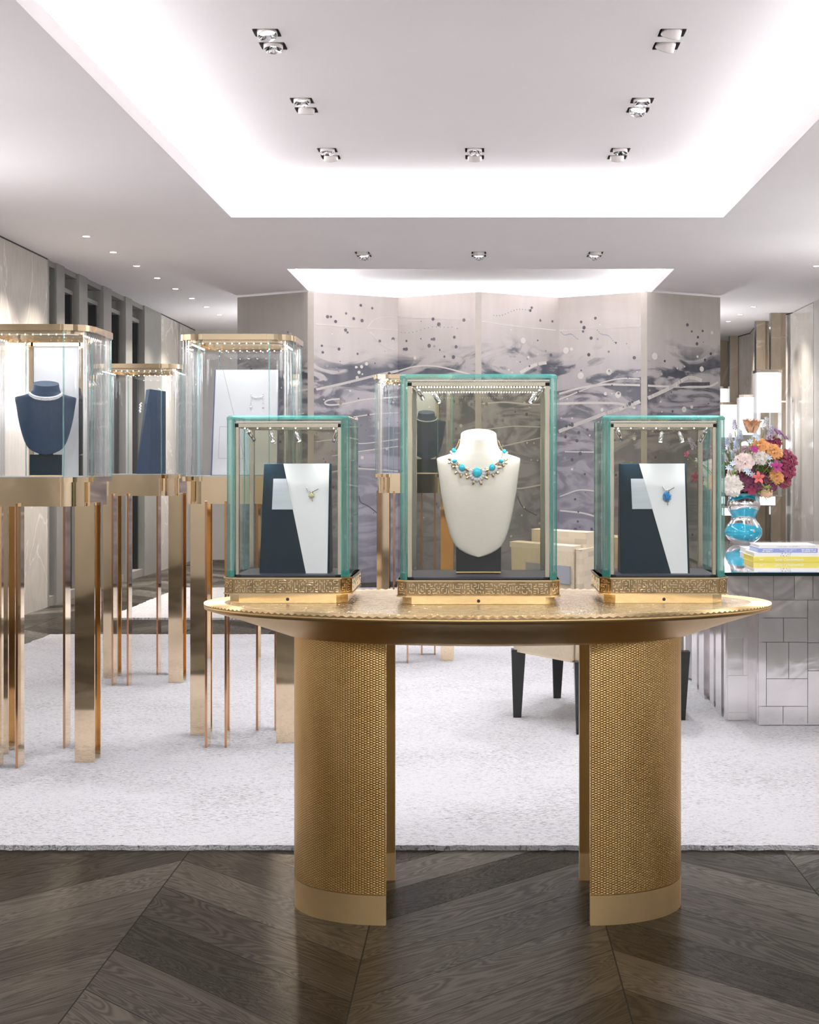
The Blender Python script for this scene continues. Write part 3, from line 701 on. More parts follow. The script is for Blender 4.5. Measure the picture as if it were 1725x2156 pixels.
# ================================================================= BUSTS
def bust(loc, rz, mat_, label, floor, k=.00133, stand='blackgloss', zs=1.0, zo=0.0):
    rows = [(1172.5, 3), (1171, 12), (1168, 20), (1165, 27), (1158, 39), (1150, 48), (1137, 55), (1123, 60.5), (1097, 67.5), (1071, 73), (1040, 78.5), (1000, 83.5), (982, 86.3), (972, 87.3), (968, 86.5), (965, 79), (961.5, 67), (957, 54), (952, 46), (946, 42), (938, 39.5), (930, 38.3), (924, 37.6), (918, 37.0)]
    def prof(py):
        # depth forward and backward, y centre (m)
        if py > 972:
            f = (1172-py)/200.0
            return (.006+.046*math.sin(min(1, f)*pi/2), .004+.012*f, -.030+.040*f)
        g = (972-py)/54.0; g = max(0, min(1, g)); e = g**.5
        return (.052*(1-e)+.050*e, .016*(1-e)+.050*e, .010+.010*g)
    R = []; n = 40
    for py, hw in rows:
        fd, bd, yc = prof(py); row = []
        for q in range(n):
            a = 2*pi*q/n; c, s_ = cos(a), sin(a)
            ex = .85 if py > 968 else 1.0
            x = hw*k*math.copysign(abs(c)**ex, c); y = yc+(-fd if s_ > 0 else bd)*abs(s_)
            tilt = .34*max(0, min(1, (958-py)/30.0))
            row.append(Vector((x, y, ((1208-py)*k+tilt*(y-yc))*zs+zo)))
        R.append(row)
    t = thing('necklace_bust', loc, label, 'bust', None, rz)
    mb = MB(); mb.grid([list(reversed(r)) for r in R], 0, True, True)
    mb.add(list(reversed(R[0])), [tuple(range(n))]); mb.add(R[-1], [tuple(reversed(range(n)))], 0, False)
    b = mb.build('torso', mat_, t)
    mb = MB(); mb.b2(-.063, .063, .012, .10, 0, .088); mb.b2(-.063, .063, .008, .10, 0, .004, 1); mb.b2(-.028, .028, .03, .06, .08, .22, 0)
    mb.build('stand', [stand, 'brass'], t)
    def surf(px, py):
        "front surface point for offset px from the centre line"
        for (p0, h0), (p1, h1) in zip(rows, rows[1:]):
            if p1 <= py <= p0:
                u = (p0-py)/(p0-p1); hw = h0+(h1-h0)*u; break
        fd, bd, yc = prof(py); r = max(-.97, min(.97, px/hw)); s_ = math.sqrt(1-r*r)
        tilt = .34*max(0, min(1, (958-py)/30.0)); y = yc-fd*s_
        return Vector((px*k, y, ((1208-py)*k+tilt*(y-yc))*zs+zo))
    return t, surf
CF = .897   # pad top of the middle case
# --- middle white bust
bw, surf = bust((-.004, 3.985, CF+.0085), 0, 'linen', 'white linen neck bust wearing the turquoise necklace in the tall middle case', 0, .00134)
nk = thing('turquoise_necklace', (-.004, 3.985, CF+.0085), 'necklace of turquoise cabochons and white stone fans, around the white bust', 'necklace')
stones = [(-51, 952, 4.2, 5.2), (-49.5, 974, 5.2, 4.0), (-34, 987.5, 6.2, 7.4), (-3, 997.5, 8.6, 10), (27.5, 987, 6.0, 7.2), (46.5, 974, 5.2, 4.0), (53, 954, 4.0, 4.8)]
k = .00134
cpath = [(-39.5, 930), (-44, 941), (-51, 952), (-50, 965), (-44, 980), (-34, 989), (-20, 990), (-3, 994), (14, 990), (27.5, 989), (38, 982), (47, 970), (52, 954), (45, 941), (40, 930)]
def nsurf(px, py):
    hwn = 44 if py < 962 else 90
    p = surf(px, py)
    if py < 966: p = Vector((px*k, .012-.045*math.sqrt(max(.02, 1-(px/56.0)**2)), (1208-py)*k))
    return p
mb = MB(); P = [nsurf(x, y)+Vector((0, -.006, 0)) for x, y in cpath]; mb.tube(P, .0008, 6)
for a, b_ in zip(P, P[1:]):
    for q in range(4): mb.sph(a.lerp(b_, q/4), .0019, 6, 4)
mb.build('chain', 'brass', nk)
for i, (x, y, rx, ry) in enumerate(stones):
    c = nsurf(x, y)+Vector((0, -.010, 0)); tilt = (-.5, -.3, -.25, 0, .25, .3, .5)[i]
    R = Matrix.Rotation(tilt, 3, 'Y')
    mb = MB(); mb.sph(c, k, 16, 10, sc=(rx, 3.6, ry), R=R); mb.build('turquoise_stone', 'turq', nk)
    if i in (0, 6): n1 = 3
    else: n1 = 11 if i == 3 else 9
    md = MB(); mg = MB(); out = (-.6, -.45, -.15, 0, .15, .45, .6)[i]
    for q in range(n1):
        a = -pi/2+(q-(n1-1)/2)*(.36 if n1 > 3 else .5)+out
        d = Vector((cos(a), 0, sin(a))); L0 = (ry*.95+rx*.2)*k; ln = ry*k*.62
        p0 = c+Vector((d.x*rx*k*1.05, .004, d.z*ry*k*1.05)); pm = p0+d*ln*.8
        Rr = Matrix.Rotation(pi/2-a, 3, 'Y')
        md.sph(pm, 1, 6, 6, sc=(.0046, .003, ln*.8), R=Rr, smooth=False)
        if n1 > 3 and q % 2 == 0: mg.sph(pm+d*ln*1.25, 1, 5, 5, sc=(.0036, .0024, .0062), R=Rr, smooth=False)
        mg.tube([p0, pm+d*ln*.7], .0013, 5)
    md.build('diamond_fan', 'diamond', nk); mg.build('gold_setting', 'brass', nk)
# --- dark busts on pedestals
def dark_bust(loc, rz, label, nlabel, thick):
    t, sf = bust(loc, rz, 'busto', label, 0, .00138, 'navy', .83, .046)
    n2 = thing('white_stone_necklace', loc, nlabel, 'necklace', None, rz); mb = MB()
    for q in range(34):
        u = -1+2*q/33; x = 47*math.sin(u*1.35); y = 958+ (24 if thick else 22)*math.cos(u*1.35)-9
        p = Vector((x*.00138, .012-.052*math.sqrt(max(.02, 1-(x/56.0)**2)), (1208-y)*.00138*.83+.046))
        mb.sph(p+Vector((0, -.006, 0)), .0058 if thick else .0035, 7, 5)
        if thick: mb.sph(p+Vector((0, -.008, -.007)), .004, 6, 4)
    mb.build('stone_row', 'pearl', n2)
    for s in (-1, 1): MB().sph((s*.045*1.0, .0, (1208-948)*.00138*.83+.046), .004, 6, 4).build('clasp', 'chrome', n2)
dark_bust((-1.768, 5.80, ZD+.003), .28, 'dark blue necklace bust in the left-edge pedestal case', 'wide white stone collar on the dark bust at left', True)
dark_bust((-.33, 8.80, ZD+.003), .1, 'dark blue necklace bust seen behind the tall middle case', 'thin white stone necklace on the far dark bust', False)
# framed back boards
def framed(cx, cy_, w, label):
    t = thing('framed_backboard', (cx, cy_, ZD+.003), label, 'display board', 'gold-framed boards standing behind dark busts'); H = ZR-.04-ZD-.003
    mb = MB(); mb.b2(-w/2+.01, w/2-.01, -.006, .006, 0, H); mb.build('panel', 'white', t)
    mb = MB()
    for s in (-1, 1): mb.b2(s*w/2-.009, s*w/2+.009, -.011, .011, 0, H)
    mb.b2(-w/2, w/2, -.011, .011, H-.016, H); mb.build('frame', 'gold', t)
framed(-1.79+.008, 5.85+.145, .21, 'pale board with gold frame behind the left-edge dark bust')
framed(-.404+.03, 8.86+.12, .21, 'pale board with gold frame behind the far dark bust')
# dark wedge in pedestal b
t = thing('display_wedge', (-1.88, 7.98, ZD+.003), 'dark blue tapered wedge stand turned sideways in its pedestal case', 'display stand')
T = Matrix.Rotation(0, 4, 'Z')
mb = MB(); x = lambda p: (p-PX0)*7.95/F+1.88
Hh = (998-820)*7.95/F
vs_ = [(x(283), .0, 0), (x(316), -.035, 0), (x(342), .06, 0), (x(308), .10, 0), (x(305), .0, Hh), (x(316), -.035, Hh+.002), (x(342), .06, Hh-.006), (x(333), .09, Hh-.006)]
mb.add(vs_, [(3, 2, 1, 0), (4, 5, 6, 7), (0, 1, 5, 4), (1, 2, 6, 5), (2, 3, 7, 6), (3, 0, 4, 7)]); mb.build('wedge_body', 'busto', t, bevel=.002)
br = thing('side_brooch', (-1.88+x(296), 7.96, ZD+.37), 'small white stone brooch poking out from the dark wedge', 'brooch')
mb = MB()
for q in range(7): mb.sph((-.004*(q % 2)-.002, -.004+.003*q, -.022+.008*q), .007, 6, 4)
mb.build('stones', 'pearl', br)

# ================================================================= DISPLAY BOARDS
def board(loc, bl, br_, tl_, tr, dia_t, dia_b, plate, label, z1, allwhite=False, depth=.05):
    """local x,z outline in metres; front leans back"""
    t = thing('display_board', loc, label, 'display board'); H = z1; lean = .035
    def pt(x, z, off=0): return Vector((x, -off*1.0+lean*z/H, z))
    mb = MB(); d = depth
    vs_ = [(bl, 0, 0), (br_, 0, 0), (br_, d+lean, 0), (bl, d+lean, 0), (tl_, lean, H), (tr, lean, H), (tr, lean+.022, H), (tl_, lean+.022, H)]
    mb.add(vs_, [(3, 2, 1, 0), (4, 5, 6, 7), (0, 1, 5, 4), (1, 2, 6, 5), (2, 3, 7, 6), (3, 0, 4, 7)])
    mb.build('board_body', 'navy' if not allwhite else 'navyside', t, bevel=.0015)
    def face(poly, off, mi, name):
        m2 = MB(); n = len(poly)
        f = [pt(x_, z_, off) for x_, z_ in poly]; b = [pt(x_, z_, .0005) for x_, z_ in poly]
        m2.add(f+b, [tuple(range(n))]+[(i, n+i, n+(i+1) % n, (i+1) % n) for i in range(n)]); return m2.build(name, mi, t)
    if allwhite:
        face([(bl+.008, .002), (br_, .002), (tr, H-.001), (tl_+.006, H-.001)], .004, 'white', 'white_face')
        m3 = MB()
        def ln(a, b, w=.0016):
            A, B = pt(*a, .0048), pt(*b, .0048); d_ = (B-A).normalized(); n_ = Vector((-d_.z, 0, d_.x))*w/2
            m3.add([A-n_, B-n_, B+n_, A+n_], [(0, 1, 2, 3)])
        ln(dia_t, dia_b); x0, x1, x2, x3, za, zb = plate
        ln((x0, za), (x1, za)); ln((x0, za), (x2, zb)); ln((x2, zb), (x3, zb)); m3.build('scored_line', 'line', t)
    else:
        face([dia_b, (br_-.006, .0), (tr-.005, H), dia_t], .003, 'white', 'white_face')
        x0, x1, x2, x3, za, zb = plate
        face([(x2, zb), (x3, zb), (x1, za), (x0, za)], .005, 'plate', 'caption_plate')
    return t, pt
Y0 = 3.965; sc = Y0/F
def mk(cx_px, vals, y0=1208): return [(v-cx_px)*sc for v in vals]
c1 = 621.0
bl, br_, tl_, tr, dt, db, p0, p1, p2, p3 = mk(c1, [546, 694, 552, 694.5, 593.5, 645, 573, 600, 571, 616])
H1 = (1208-975)*sc
b1, pt1 = board(((c1-PX0)*sc, Y0, .904), bl, br_, tl_, tr, (dt, H1), (db, 0), (p0, p1, p2, p3, (1208-1007)*sc, (1208-1072)*sc), 'navy and white board holding the yellow stone brooch, in the left glass case', H1)
c2 = 1379.0
bl, br_, tl_, tr, dt, db, p0, p1, p2, p3 = mk(c2, [1307, 1453, 1307, 1449, 1349, 1413.5, 1331, 1358, 1333, 1376])
b2_, pt2 = board(((c2-PX0)*sc, Y0, .904), bl, br_, tl_, tr, (dt, H1), (db, 0), (p0, p1, p2, p3, (1208-1007)*sc, (1208-1071)*sc), 'navy and white board holding the blue stone brooch, in the right glass case', H1)
Y3 = 6.22; s3 = Y3/F; c3 = 510.0
m3_ = lambda v: (v-c3)*s3
H3 = (1003-779)*s3
b3, pt3 = board(((c3-PX0)*s3, Y3, ZD+.0035), m3_(443), m3_(583), m3_(449), m3_(583.5), (m3_(467), H3), (m3_(524), 0), (m3_(462), m3_(492), m3_(460), m3_(514), (1003-900)*s3, (1003-967)*s3), 'tall plain white board in the pedestal case beside the left glass case', H3, True)
def brooch(base, bz, pt, px, py, s_, rx, ry, m_, name, label):
    "perched-branch brooch: faceted stone, curved branch above, pin below"
    x0 = (px-PX0)*s_-base.x; z0 = (PY0-py)*s_+CAMZ-base.z
    t = thing(name, base, label, 'brooch'); p = lambda dx, dz, off=.012: pt(x0+dx*s_, z0-dz*s_, off)
    mb = MB(); c = p(0, 0)
    n = 12; r0 = [c+Vector((rx*s_*cos(2*pi*q/n), .002, ry*s_*sin(2*pi*q/n))) for q in range(n)]
    r1 = [c+Vector((rx*s_*.68*cos(2*pi*(q+.5)/n), -.0045, ry*s_*.68*sin(2*pi*(q+.5)/n))) for q in range(n)]
    r2 = [c+Vector((rx*s_*.36*cos(2*pi*q/n), -.006, ry*s_*.36*sin(2*pi*q/n))) for q in range(n)]
    for a, b in ((r0, r1), (r1, r2)):
        for q in range(n):
            if a is r0: mb.add([a[q], a[(q+1) % n], b[q]], [(0, 1, 2)]); mb.add([a[(q+1) % n], b[(q+1) % n], b[q]], [(0, 1, 2)])
            else: mb.add([a[q], b[(q+1) % n], b[q]], [(0, 1, 2)]); mb.add([a[q], a[(q+1) % n], b[(q+1) % n]], [(0, 1, 2)])
    mb.add(r2, [tuple(range(n))]); mb.add([v+Vector((0, .006, 0)) for v in r0], [tuple(reversed(range(n)))]); mb.build('stone', m_, t)
    mb = MB(); h = ry
    for q in range(8): a = 2*pi*q/8+.3; mb.sph(c+Vector((rx*s_*1.02*cos(a), -.001, ry*s_*1.02*sin(a))), .0011, 5, 4)
    mb.build('prong', 'branch', t)
    mb = MB(); mb.tube([p(-9, -h-11, .013), p(-7, -h-6, .014), p(-2, -h-3, .015), p(4, -h-2.5, .015), p(9, -h-5, .015), p(15, -h-8.5, .014)], .0010, 6); mb.build('branch', 'branch', t)
    mb = MB()
    for dx, dz in ((-9, -12), (-8, -9), (-6, -6), (-3, -5), (0, -4.5)): mb.sph(p(dx, dz-h+2, .016), .0024, 6, 5)
    mb.build('small_stones', 'pearl', t)
    mb = MB(); mb.tube([p(4, -h-3, .014), p(3, -h+1, .013)], .0014, 6, mi=0); mb.tube([p(1, h, .010), p(2, h+7, .004)], .0009, 6); mb.build('pin', 'brass', t)
brooch(Vector(((c1-PX0)*sc, Y0, .904)), 0, pt1, 654.5, 1043.5, sc, 5.6, 5.6, 'yellowstone', 'yellow_stone_brooch', 'brooch with a round yellow stone and dark branch on the left board')
brooch(Vector(((c2-PX0)*sc, Y0, .904)), 0, pt2, 1406.5, 1046, sc, 8.8, 11, 'bluestone', 'blue_stone_brooch', 'brooch with a large oval blue stone and dark branch on the right board')
for nm, px in (('left', 527), ('right', 553)):
    base = Vector(((c3-PX0)*s3, Y3, ZD+.0035)); t = thing('drop_earring', base, 'white stone drop earring, the %s one on the tall plain board' % nm, 'earring', 'pair of drop earrings')
    mb = MB()
    for q in range(9): mb.sph(pt3((px-c3)*s3, (1003-832-q*3.4)*s3, .007), .0032 if q < 8 else .0055, 6, 4)
    mb.build('stones', 'pearl', t)
base = Vector(((c3-PX0)*s3, Y3, ZD+.0035)); t = thing('white_stone_garland', base, 'garland of small white stones linking the two earrings on the plain board', 'jewellery')
mb = MB()
for q in range(11): mb.sph(pt3((529.5+q*2.1-c3)*s3, (1003-839+abs(q-5)*.5-1.5*(q % 2))*s3, .007), .0026, 6, 4)
mb.build('stones', 'pearl', t)

# ================================================================= BRASS TABLE
TC = (.021, 3.95); TA, TB = .783, .44; ZTOP = .831
def ell(a, b, n=180, ph=0): return [(a*cos(2*pi*q/n+ph), b*sin(2*pi*q/n+ph)) for q in range(n)]
tb = thing('oval_table', (TC[0], TC[1], 0), 'oval engraved brass table with two curved column legs, in the foreground', 'table')
mb = MB(); n = 240
prof = [(TA-.014, TB-.014, ZTOP-.004), (TA-.001, TB-.001, ZTOP-.0055), (TA, TB, ZTOP-.009), (TA-.002, TB-.002, ZTOP-.016), (TA-.012, TB-.012, ZTOP-.019), (TA-.10, TB-.055, ZTOP-.045), (TA-.20, TB-.105, ZTOP-.078), (TA-.225, TB-.13, ZTOP-.087), (TA-.235, TB-.14, ZTOP-.088)]
rows = [[Vector((x_, y_, z_)) for x_, y_ in ell(a, b, n)] for a, b, z_ in prof]
mb.grid([list(reversed(r)) for r in rows], 0, True, True); mb.add(rows[-1], [tuple(reversed(range(n)))])
mb.build('underside', 'brass_under', tb)
mb = MB(); mb.prism(ell(TA-.055, TB-.055, n), ZTOP-.012, ZTOP-.0005); mb.build('engraved_top', 'topbrass', tb)
mb = MB(); nr = 200
e0, e1 = ell(TA-.056, TB-.056, nr*2), ell(TA-.0005, TB-.0005, nr*2)
for q in range(nr):
    a, b, c, d = e0[2*q], e1[2*q], e1[(2*q+1) % (2*nr)], e0[(2*q+1) % (2*nr)]
    a2, b2, c2, d2 = e0[(2*q+1) % (2*nr)], e1[(2*q+1) % (2*nr)], e1[(2*q+2) % (2*nr)], e0[(2*q+2) % (2*nr)]
    def V3(p, z): return (p[0], p[1], z)
    h = ZTOP; l = ZTOP-.0045
    mb.add([V3(a, l), V3(b, l), V3(c, h), V3(d, h), V3(b2, h), V3(c2, l), V3(d2, l)], [(0, 1, 2, 3), (3, 2, 5, 6)])
    mb.add([V3(b, l), V3(c, h), V3(c2, l), V3(c2, l-.004), V3(b, l-.004)], [(4, 3, 2, 1, 0)])
mb.build('fluted_border', 'brass', tb)
# legs: open half-ellipse shells
def shell(s_, a, b, th, z0, z1, x0, mi, name, par, nseg=48):
    P = []; Q = []
    for q in range(nseg+1):
        t_ = -pi/2+pi*q/nseg
        P.append((s_*(x0+a*cos(t_)), b*sin(t_))); Q.append((s_*(x0+(a-th)*cos(t_)), (b-th*.9)*sin(t_)))
    poly = P+list(reversed(Q))
    if s_ < 0: poly = list(reversed(poly))
    m = MB(); m.prism(poly, z0, z1, 0, smooth=False)
    o = m.build(name, mi, par)
    return o
for s_ in (-1, 1):
    lg = shell(s_, .267, .215, .022, .080, ZTOP-.0875, .268, 'legbrass', 'leg', tb)
    for p in lg.data.polygons: p.use_smooth = False
    shell(s_, .267, .215, .024, 0, .078, .268, 'brass_plinth', 'plinth', lg)
    m = MB()
    P = []; Q = []
    for q in range(41):
        t_ = -pi/2+pi*q/40
        P.append((s_*(.268+.2445*cos(t_)), .1945*sin(t_))); Q.append((s_*(.268+.2415*cos(t_)), .192*sin(t_)))
    poly = P+list(reversed(Q))
    if s_ < 0: poly = list(reversed(poly))
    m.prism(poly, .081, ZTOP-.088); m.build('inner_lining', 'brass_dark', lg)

# ================================================================= GLASS CASES
def octo(hw, hd, c): return [(hw-c, -hd), (hw, -hd+c), (hw, hd-c), (hw-c, hd), (-hw+c, hd), (-hw, hd-c), (-hw, -hd+c), (-hw+c, -hd)]
def squiggles(mb, face, w, h, seed, rw=.0022, raise_=.0014):
    """fine raised meander pieces on a vertical face: face(u,v,o)->point"""
    r = random.Random(seed); g = .0062; nx = int(w/g)-1; ny = max(3, int(h/g)); used = set(); oy = (h-(ny-1)*g)/2; ox = (w-(nx-1)*g)/2
    cells = [(i, j) for i in range(nx) for j in range(ny)]; r.shuffle(cells)
    for c in cells:
        if c in used: continue
        path = [c]; used.add(c); cur = c
        for _ in range(r.choice([1, 2, 2, 3, 4])):
            nb = [(cur[0]+a, cur[1]+b) for a, b in ((1, 0), (-1, 0), (0, 1), (0, -1))]
            nb = [q for q in nb if 0 <= q[0] < nx and 0 <= q[1] < ny and q not in used]
            if not nb: break
            cur = r.choice(nb); used.add(cur); path.append(cur)
        if len(path) < 2: continue
        jit = {q: (r.uniform(-.0009, .0009), r.uniform(-.0009, .0009)) for q in path}
        P = [(ox+a*g+jit[(a, b)][0]*0, oy+b*g+jit[(a, b)][1]) for a, b in path]
        for (u0, v0), (u1, v1) in zip(P, P[1:]):
            du, dv = u1-u0, v1-v0; L_ = math.hypot(du, dv); du /= L_; dv /= L_; e_ = rw*.5
            a0 = (u0-du*e_, v0-dv*e_); a1 = (u1+du*e_, v1+dv*e_); nx_, ny_ = -dv*rw*.5, du*rw*.5
            q = [(a0[0]+nx_, a0[1]+ny_), (a0[0]-nx_, a0[1]-ny_), (a1[0]-nx_, a1[1]-ny_), (a1[0]+nx_, a1[1]+ny_)]
            lo = [face(u, v, 0) for u, v in q]; m_ = [face((u0+u1)/2+(u-(u0+u1)/2)*.8, (v0+v1)/2+(v-(v0+v1)/2)*.8, raise_) for u, v in q]
            mb.add(lo+m_, [(4, 5, 6, 7), (0, 1, 5, 4), (1, 2, 6, 5), (2, 3, 7, 6), (3, 0, 4, 7)])
def glass_case(cx, yf, hw, hd, label, H, band0, band1, seed, c=.029, ledfront=False, lamps=()):
    cy_ = yf+hd; t = thing('glass_display_case', (cx, cy_, ZTOP), label, 'display case', 'glass cases on the brass table')
    mb = MB(); mb.prism(octo(hw-.014, hd-.014, c), 0, band0); ft = mb.build('foot', 'goldband', t)
    R = Matrix.Rotation(pi/2, 3, 'X'); mb = MB(); mb.disc((0, -hd+.0135, band0*.42), .0045, 16, R=R); mb.build('lock_hole', 'darkgap', ft)
    mb = MB(); mb.prism(octo(hw-.0015, hd-.0015, c), band0, band1); bd = mb.build('base_band', 'golddeep', t)
    mb = MB(); mb.prism(octo(hw+.0015, hd+.0015, c), band0, band0+.0035); mb.prism(octo(hw+.0015, hd+.0015, c), band1-.004, band1); mb.build('rim', 'goldband', bd)
    mb = MB(); P = octo(hw-.0012, hd-.0012, c); hb = band1-band0-.009
    for i in range(8):
        a, b = Vector(P[i]), Vector(P[(i+1) % 8])
        if i == 3: continue   # rear
        d = (b-a); w = d.length; d.normalize(); n_ = Vector((d.y, -d.x))
        squiggles(mb, lambda u, v, o, a=a, d=d, n_=n_: (a.x+d.x*u+n_.x*o, a.y+d.y*u+n_.y*o, band0+.0045+v), w, hb, seed+i)
    mb.build('relief_ornament', 'goldrelief', bd)
    mb = MB(); mb.prism(octo(hw-.030, hd-.030, c*.6), band1, band1+.005); mb.build('floor_pad', 'navypad', t)
    # glass
    gw, gd, gc, th = hw-.008, hd-.008, c-.011, .009
    zg0, zg1 = band1, H-.011
    O, I = octo(gw, gd, gc), octo(gw-th, gd-th, gc-.004)
    for i in range(8):
        a, b, a2, b2 = O[i], O[(i+1) % 8], I[i], I[(i+1) % 8]
        poly = [a, b, b2, a2]
        mb = MB(); mb.prism(poly, zg0, zg1); chamf = i in (0, 2, 4, 6)
        mb.build('glass_corner' if chamf else 'glass_pane', 'tealpale' if chamf else ('smoked' if i == 3 else 'glass'), t)
    mb = MB()
    for i in range(8):
        x, y = O[i]; sx_, sy_ = (1 if x > 0 else -1), (1 if y > 0 else -1)
        mb.b2(x-sx_*.0010, x-sx_*.0036, y-sy_*.0010, y-sy_*.0036, zg0, zg1)
    mb.build('polished_glass_edge', 'teal', t)
    mb = MB()
    for z_ in (zg0,):
        for i in (0, 6):
            a, b = O[i], O[(i+1) % 8]; mb.prism([a, b, I[(i+1) % 8], I[i]], z_, z_+.018)
    mb.build('green_corner_foot', 'teal', t)
    mb = MB(); mb.prism(octo(gw+.0005, gd+.0005, gc), zg1, H-.005, 1); mb.prism(octo(gw+.0005, gd+.0005, gc), H-.005, H, 1, poly2=octo(gw-.005, gd-.005, gc-.002))
    o = mb.build('glass_top', ['glass', 'teal'], t)
    for p in o.data.polygons: p.material_index = 0 if abs(p.normal.z) > .9 else 1
    o.data.materials[1] = M['teal']
    # inner frame
    fx, fy = hw-.034, hd-.034; s = .0070
    mb = MB()
    for a in (-1, 1):
        for b in (-1, 1):
            mb.b2(a*fx-s, a*fx+s, b*fy-s, b*fy+s, band1+.005, zg1-.010)
    for b in (-1, 1): mb.b2(-fx-s, fx+s, b*fy-s, b*fy+s, zg1-.022, zg1-.009)
    for a in (-1, 1): mb.b2(a*fx-s, a*fx+s, -fy, fy, zg1-.022, zg1-.009)
    fr = mb.build('inner_frame', 'bronze', t, bevel=.0012)
    mb = MB()
    for a in (-1, 1): mb.b2(a*(fx+.010)-.0015, a*(fx+.010)+.0015, -fy-s-.002, -fy-s+.002, band1+.005, zg1-.006)
    mb.b2(-fx-.01, fx+.01, -fy-s-.002, -fy-s+.002, zg1-.008, zg1-.004); mb.build('silver_trim', 'silver', fr)
    mb = MB()
    for a in range(44 if ledfront else 8):
        n_ = 44 if ledfront else 8; u = -fx+.02+(2*fx-.04)*a/(n_-1)
        mb.b2(u-.0011, u+.0011, -fy+.011, -fy+.014, zg1-.024, zg1-.0225)
        if ledfront: mb.b2(u-.0011, u+.0011, fy-.014, fy-.011, zg1-.024, zg1-.0225)
    mb.build('led_dots', 'led', fr)
    for (u, v, ax, ay, e) in lamps:
        p = Vector((u*fx, v*fy, zg1-.026)); d = Vector((ax, ay, -1)).normalized()
        q = (-d).to_track_quat('Z', 'Y').to_matrix(); mb = MB(); c0 = p+d*.008
        mb.tube([p+Vector((0, 0, .006)), p], .002, 8); mb.lathe([(.0, .004), (.0062, .004), (.0065, .0), (.0065, -.030), (.0055, -.0305), (.005, -.026)], 16, c0, R=q)
        sp = mb.build('mini_spotlight', 'chrome', t)
        mb = MB(); mb.disc(c0+d*.0265, .0052, 12, R=q); mb.build('lens', 'lit', sp)
        pw = c0+d*.034
        lamp('SPOT', pw, (Vector(d)).to_track_quat('-Z', 'Y').to_euler(), e, COOL, .006, ang=80, name='case_spot', parent=t)
    return t
glass_case(-.5255, 3.876, .176, .165, 'glass case at the left end of the brass table, with the yellow stone brooch', .512, .024, .0705, 1, lamps=((-.85, -.6, .5, .6, 1.1), (-.6, .9, .3, -.7, 1.2), (-.1, .9, .5, -.6, .0), (.9, -.5, -.35, .5, .9)))
glass_case(-.004, 3.842, .221, .175, 'tallest glass case in the middle of the brass table, with the white bust', .623, .020, .066, 20, c=.026, ledfront=True, lamps=((-.9, -.85, .55, .7, 1.0), (-.7, .8, .6, -.5, 1.0), (.92, -.85, -.5, .65, 1.0), (.88, .8, -.5, -.6, 1.0)))
glass_case(.5025, 3.876, .176, .165, 'glass case at the right end of the brass table, with the blue stone brooch', .512, .024, .0705, 40, lamps=((-.85, -.6, .5, .7, .9), (.2, .9, -.2, -.6, .0), (.55, .9, .25, -.6, 1.0), (.9, -.5, -.4, .5, 1.1)))

# ================================================================= MIRRORED DESK
DX, DY = 1.158, 6.545
dk = thing('mirrored_desk', (DX+.75, DY+1.3, .016), 'long desk clad in patchwork polished steel with a glass top, at right', 'desk')
off = Vector((DX+.75, DY+1.3, .016))
def dbox(mb, x0, x1, y0, y1, z0, z1, mi=0): mb.b2(x0-off.x, x1-off.x, y0-off.y, y1-off.y, z0-off.z, z1-off.z, mi)
mb = MB(); dbox(mb, 1.30, 2.75, 6.56, 9.2, .016, .700); dbox(mb, 1.18, 1.32, 6.70, 9.1, .016, .700); mb.build('desk_body', 'mirror', dk)
# patchwork plates on the front: irregular grid, each slightly tilted
mb = MB(); r = random.Random(5)
def tile(x0, x1, z0, z1, y, ):
    g = .0012; th = .004; a = r.uniform(-.006, .006); b = r.uniform(-.010, .010)
    c = Vector(((x0+x1)/2-off.x, y-off.y, (z0+z1)/2-off.z)); mb.box(c, (x1-x0-2*g, th, z1-z0-2*g), rot=Euler((b, 0, a)))
def k6(px): return (px-PX0)*DY/F
xs = [1597, 1650, 1702, 1760, 1812]
# row boundaries (z) taken from the seams
def zz(py, Y=DY): return CAMZ-(py-PY0)*Y/F
for x0, x1, y0, y1 in [(1532, 1576, 1207, 1266), (1576, 1629, 1207, 1266), (1629, 1673, 1207, 1262), (1673, 1712, 1207, 1262), (1712, 1765, 1207, 1262),
                       (1597, 1701, 1264, 1301), (1701, 1790, 1264, 1353), (1597, 1650, 1301, 1352), (1650, 1701, 1301, 1352), (1597, 1614, 1352, 1487), (1614, 1661, 1352, 1429), (1661, 1701, 1352, 1429), (1701, 1750, 1353, 1412), (1701, 1790, 1412, 1534),
                       (1614, 1701, 1429, 1487), (1597, 1649, 1487, 1534), (1649, 1701, 1487, 1534), (1765, 1830, 1207, 1320), (1750, 1830, 1353, 1412), (1790, 1850, 1412, 1534), (1790, 1850, 1320, 1353)]:
    if x0 == 1532 or x0 == 1576: tile(k6(x0), k6(x1), zz(y1), zz(y0), DY)
    else: tile(k6(x0), k6(x1), max(.018, zz(y1)), zz(y0), DY)
dbox(mb, 1.157, 1.35, 6.55, 6.72, zz(1266), .700)
for x0, x1, y0, y1 in [(1532, 1573, 1268, 1343), (1532, 1565, 1343, 1422), (1565, 1575, 1343, 1422), (1532, 1575, 1422, 1500), (1532, 1575, 1500, 1524)]:
    tile((x0-PX0)*6.67/F, (x1-PX0)*6.67/F, max(.018, zz(y1, 6.67)), zz(y0, 6.67), 6.672)
mb.build('steel_patchwork', 'mirror', dk)
mb = MB(); dbox(mb, 1.150, 1.30, 6.676, 6.72, .016, zz(1266)); dbox(mb, 1.274, 1.30, 6.55, 6.70, .016, .70)
for i, (y0, w) in enumerate(((6.72, .16), (7.00, .12), (7.25, .16), (7.55, .18), (7.9, .2), (8.3, .2), (8.7, .2))):
    dbox(mb, 1.150+(.01 if i % 2 else 0), 1.20, y0+.07, y0+.07+w, .016, .70)
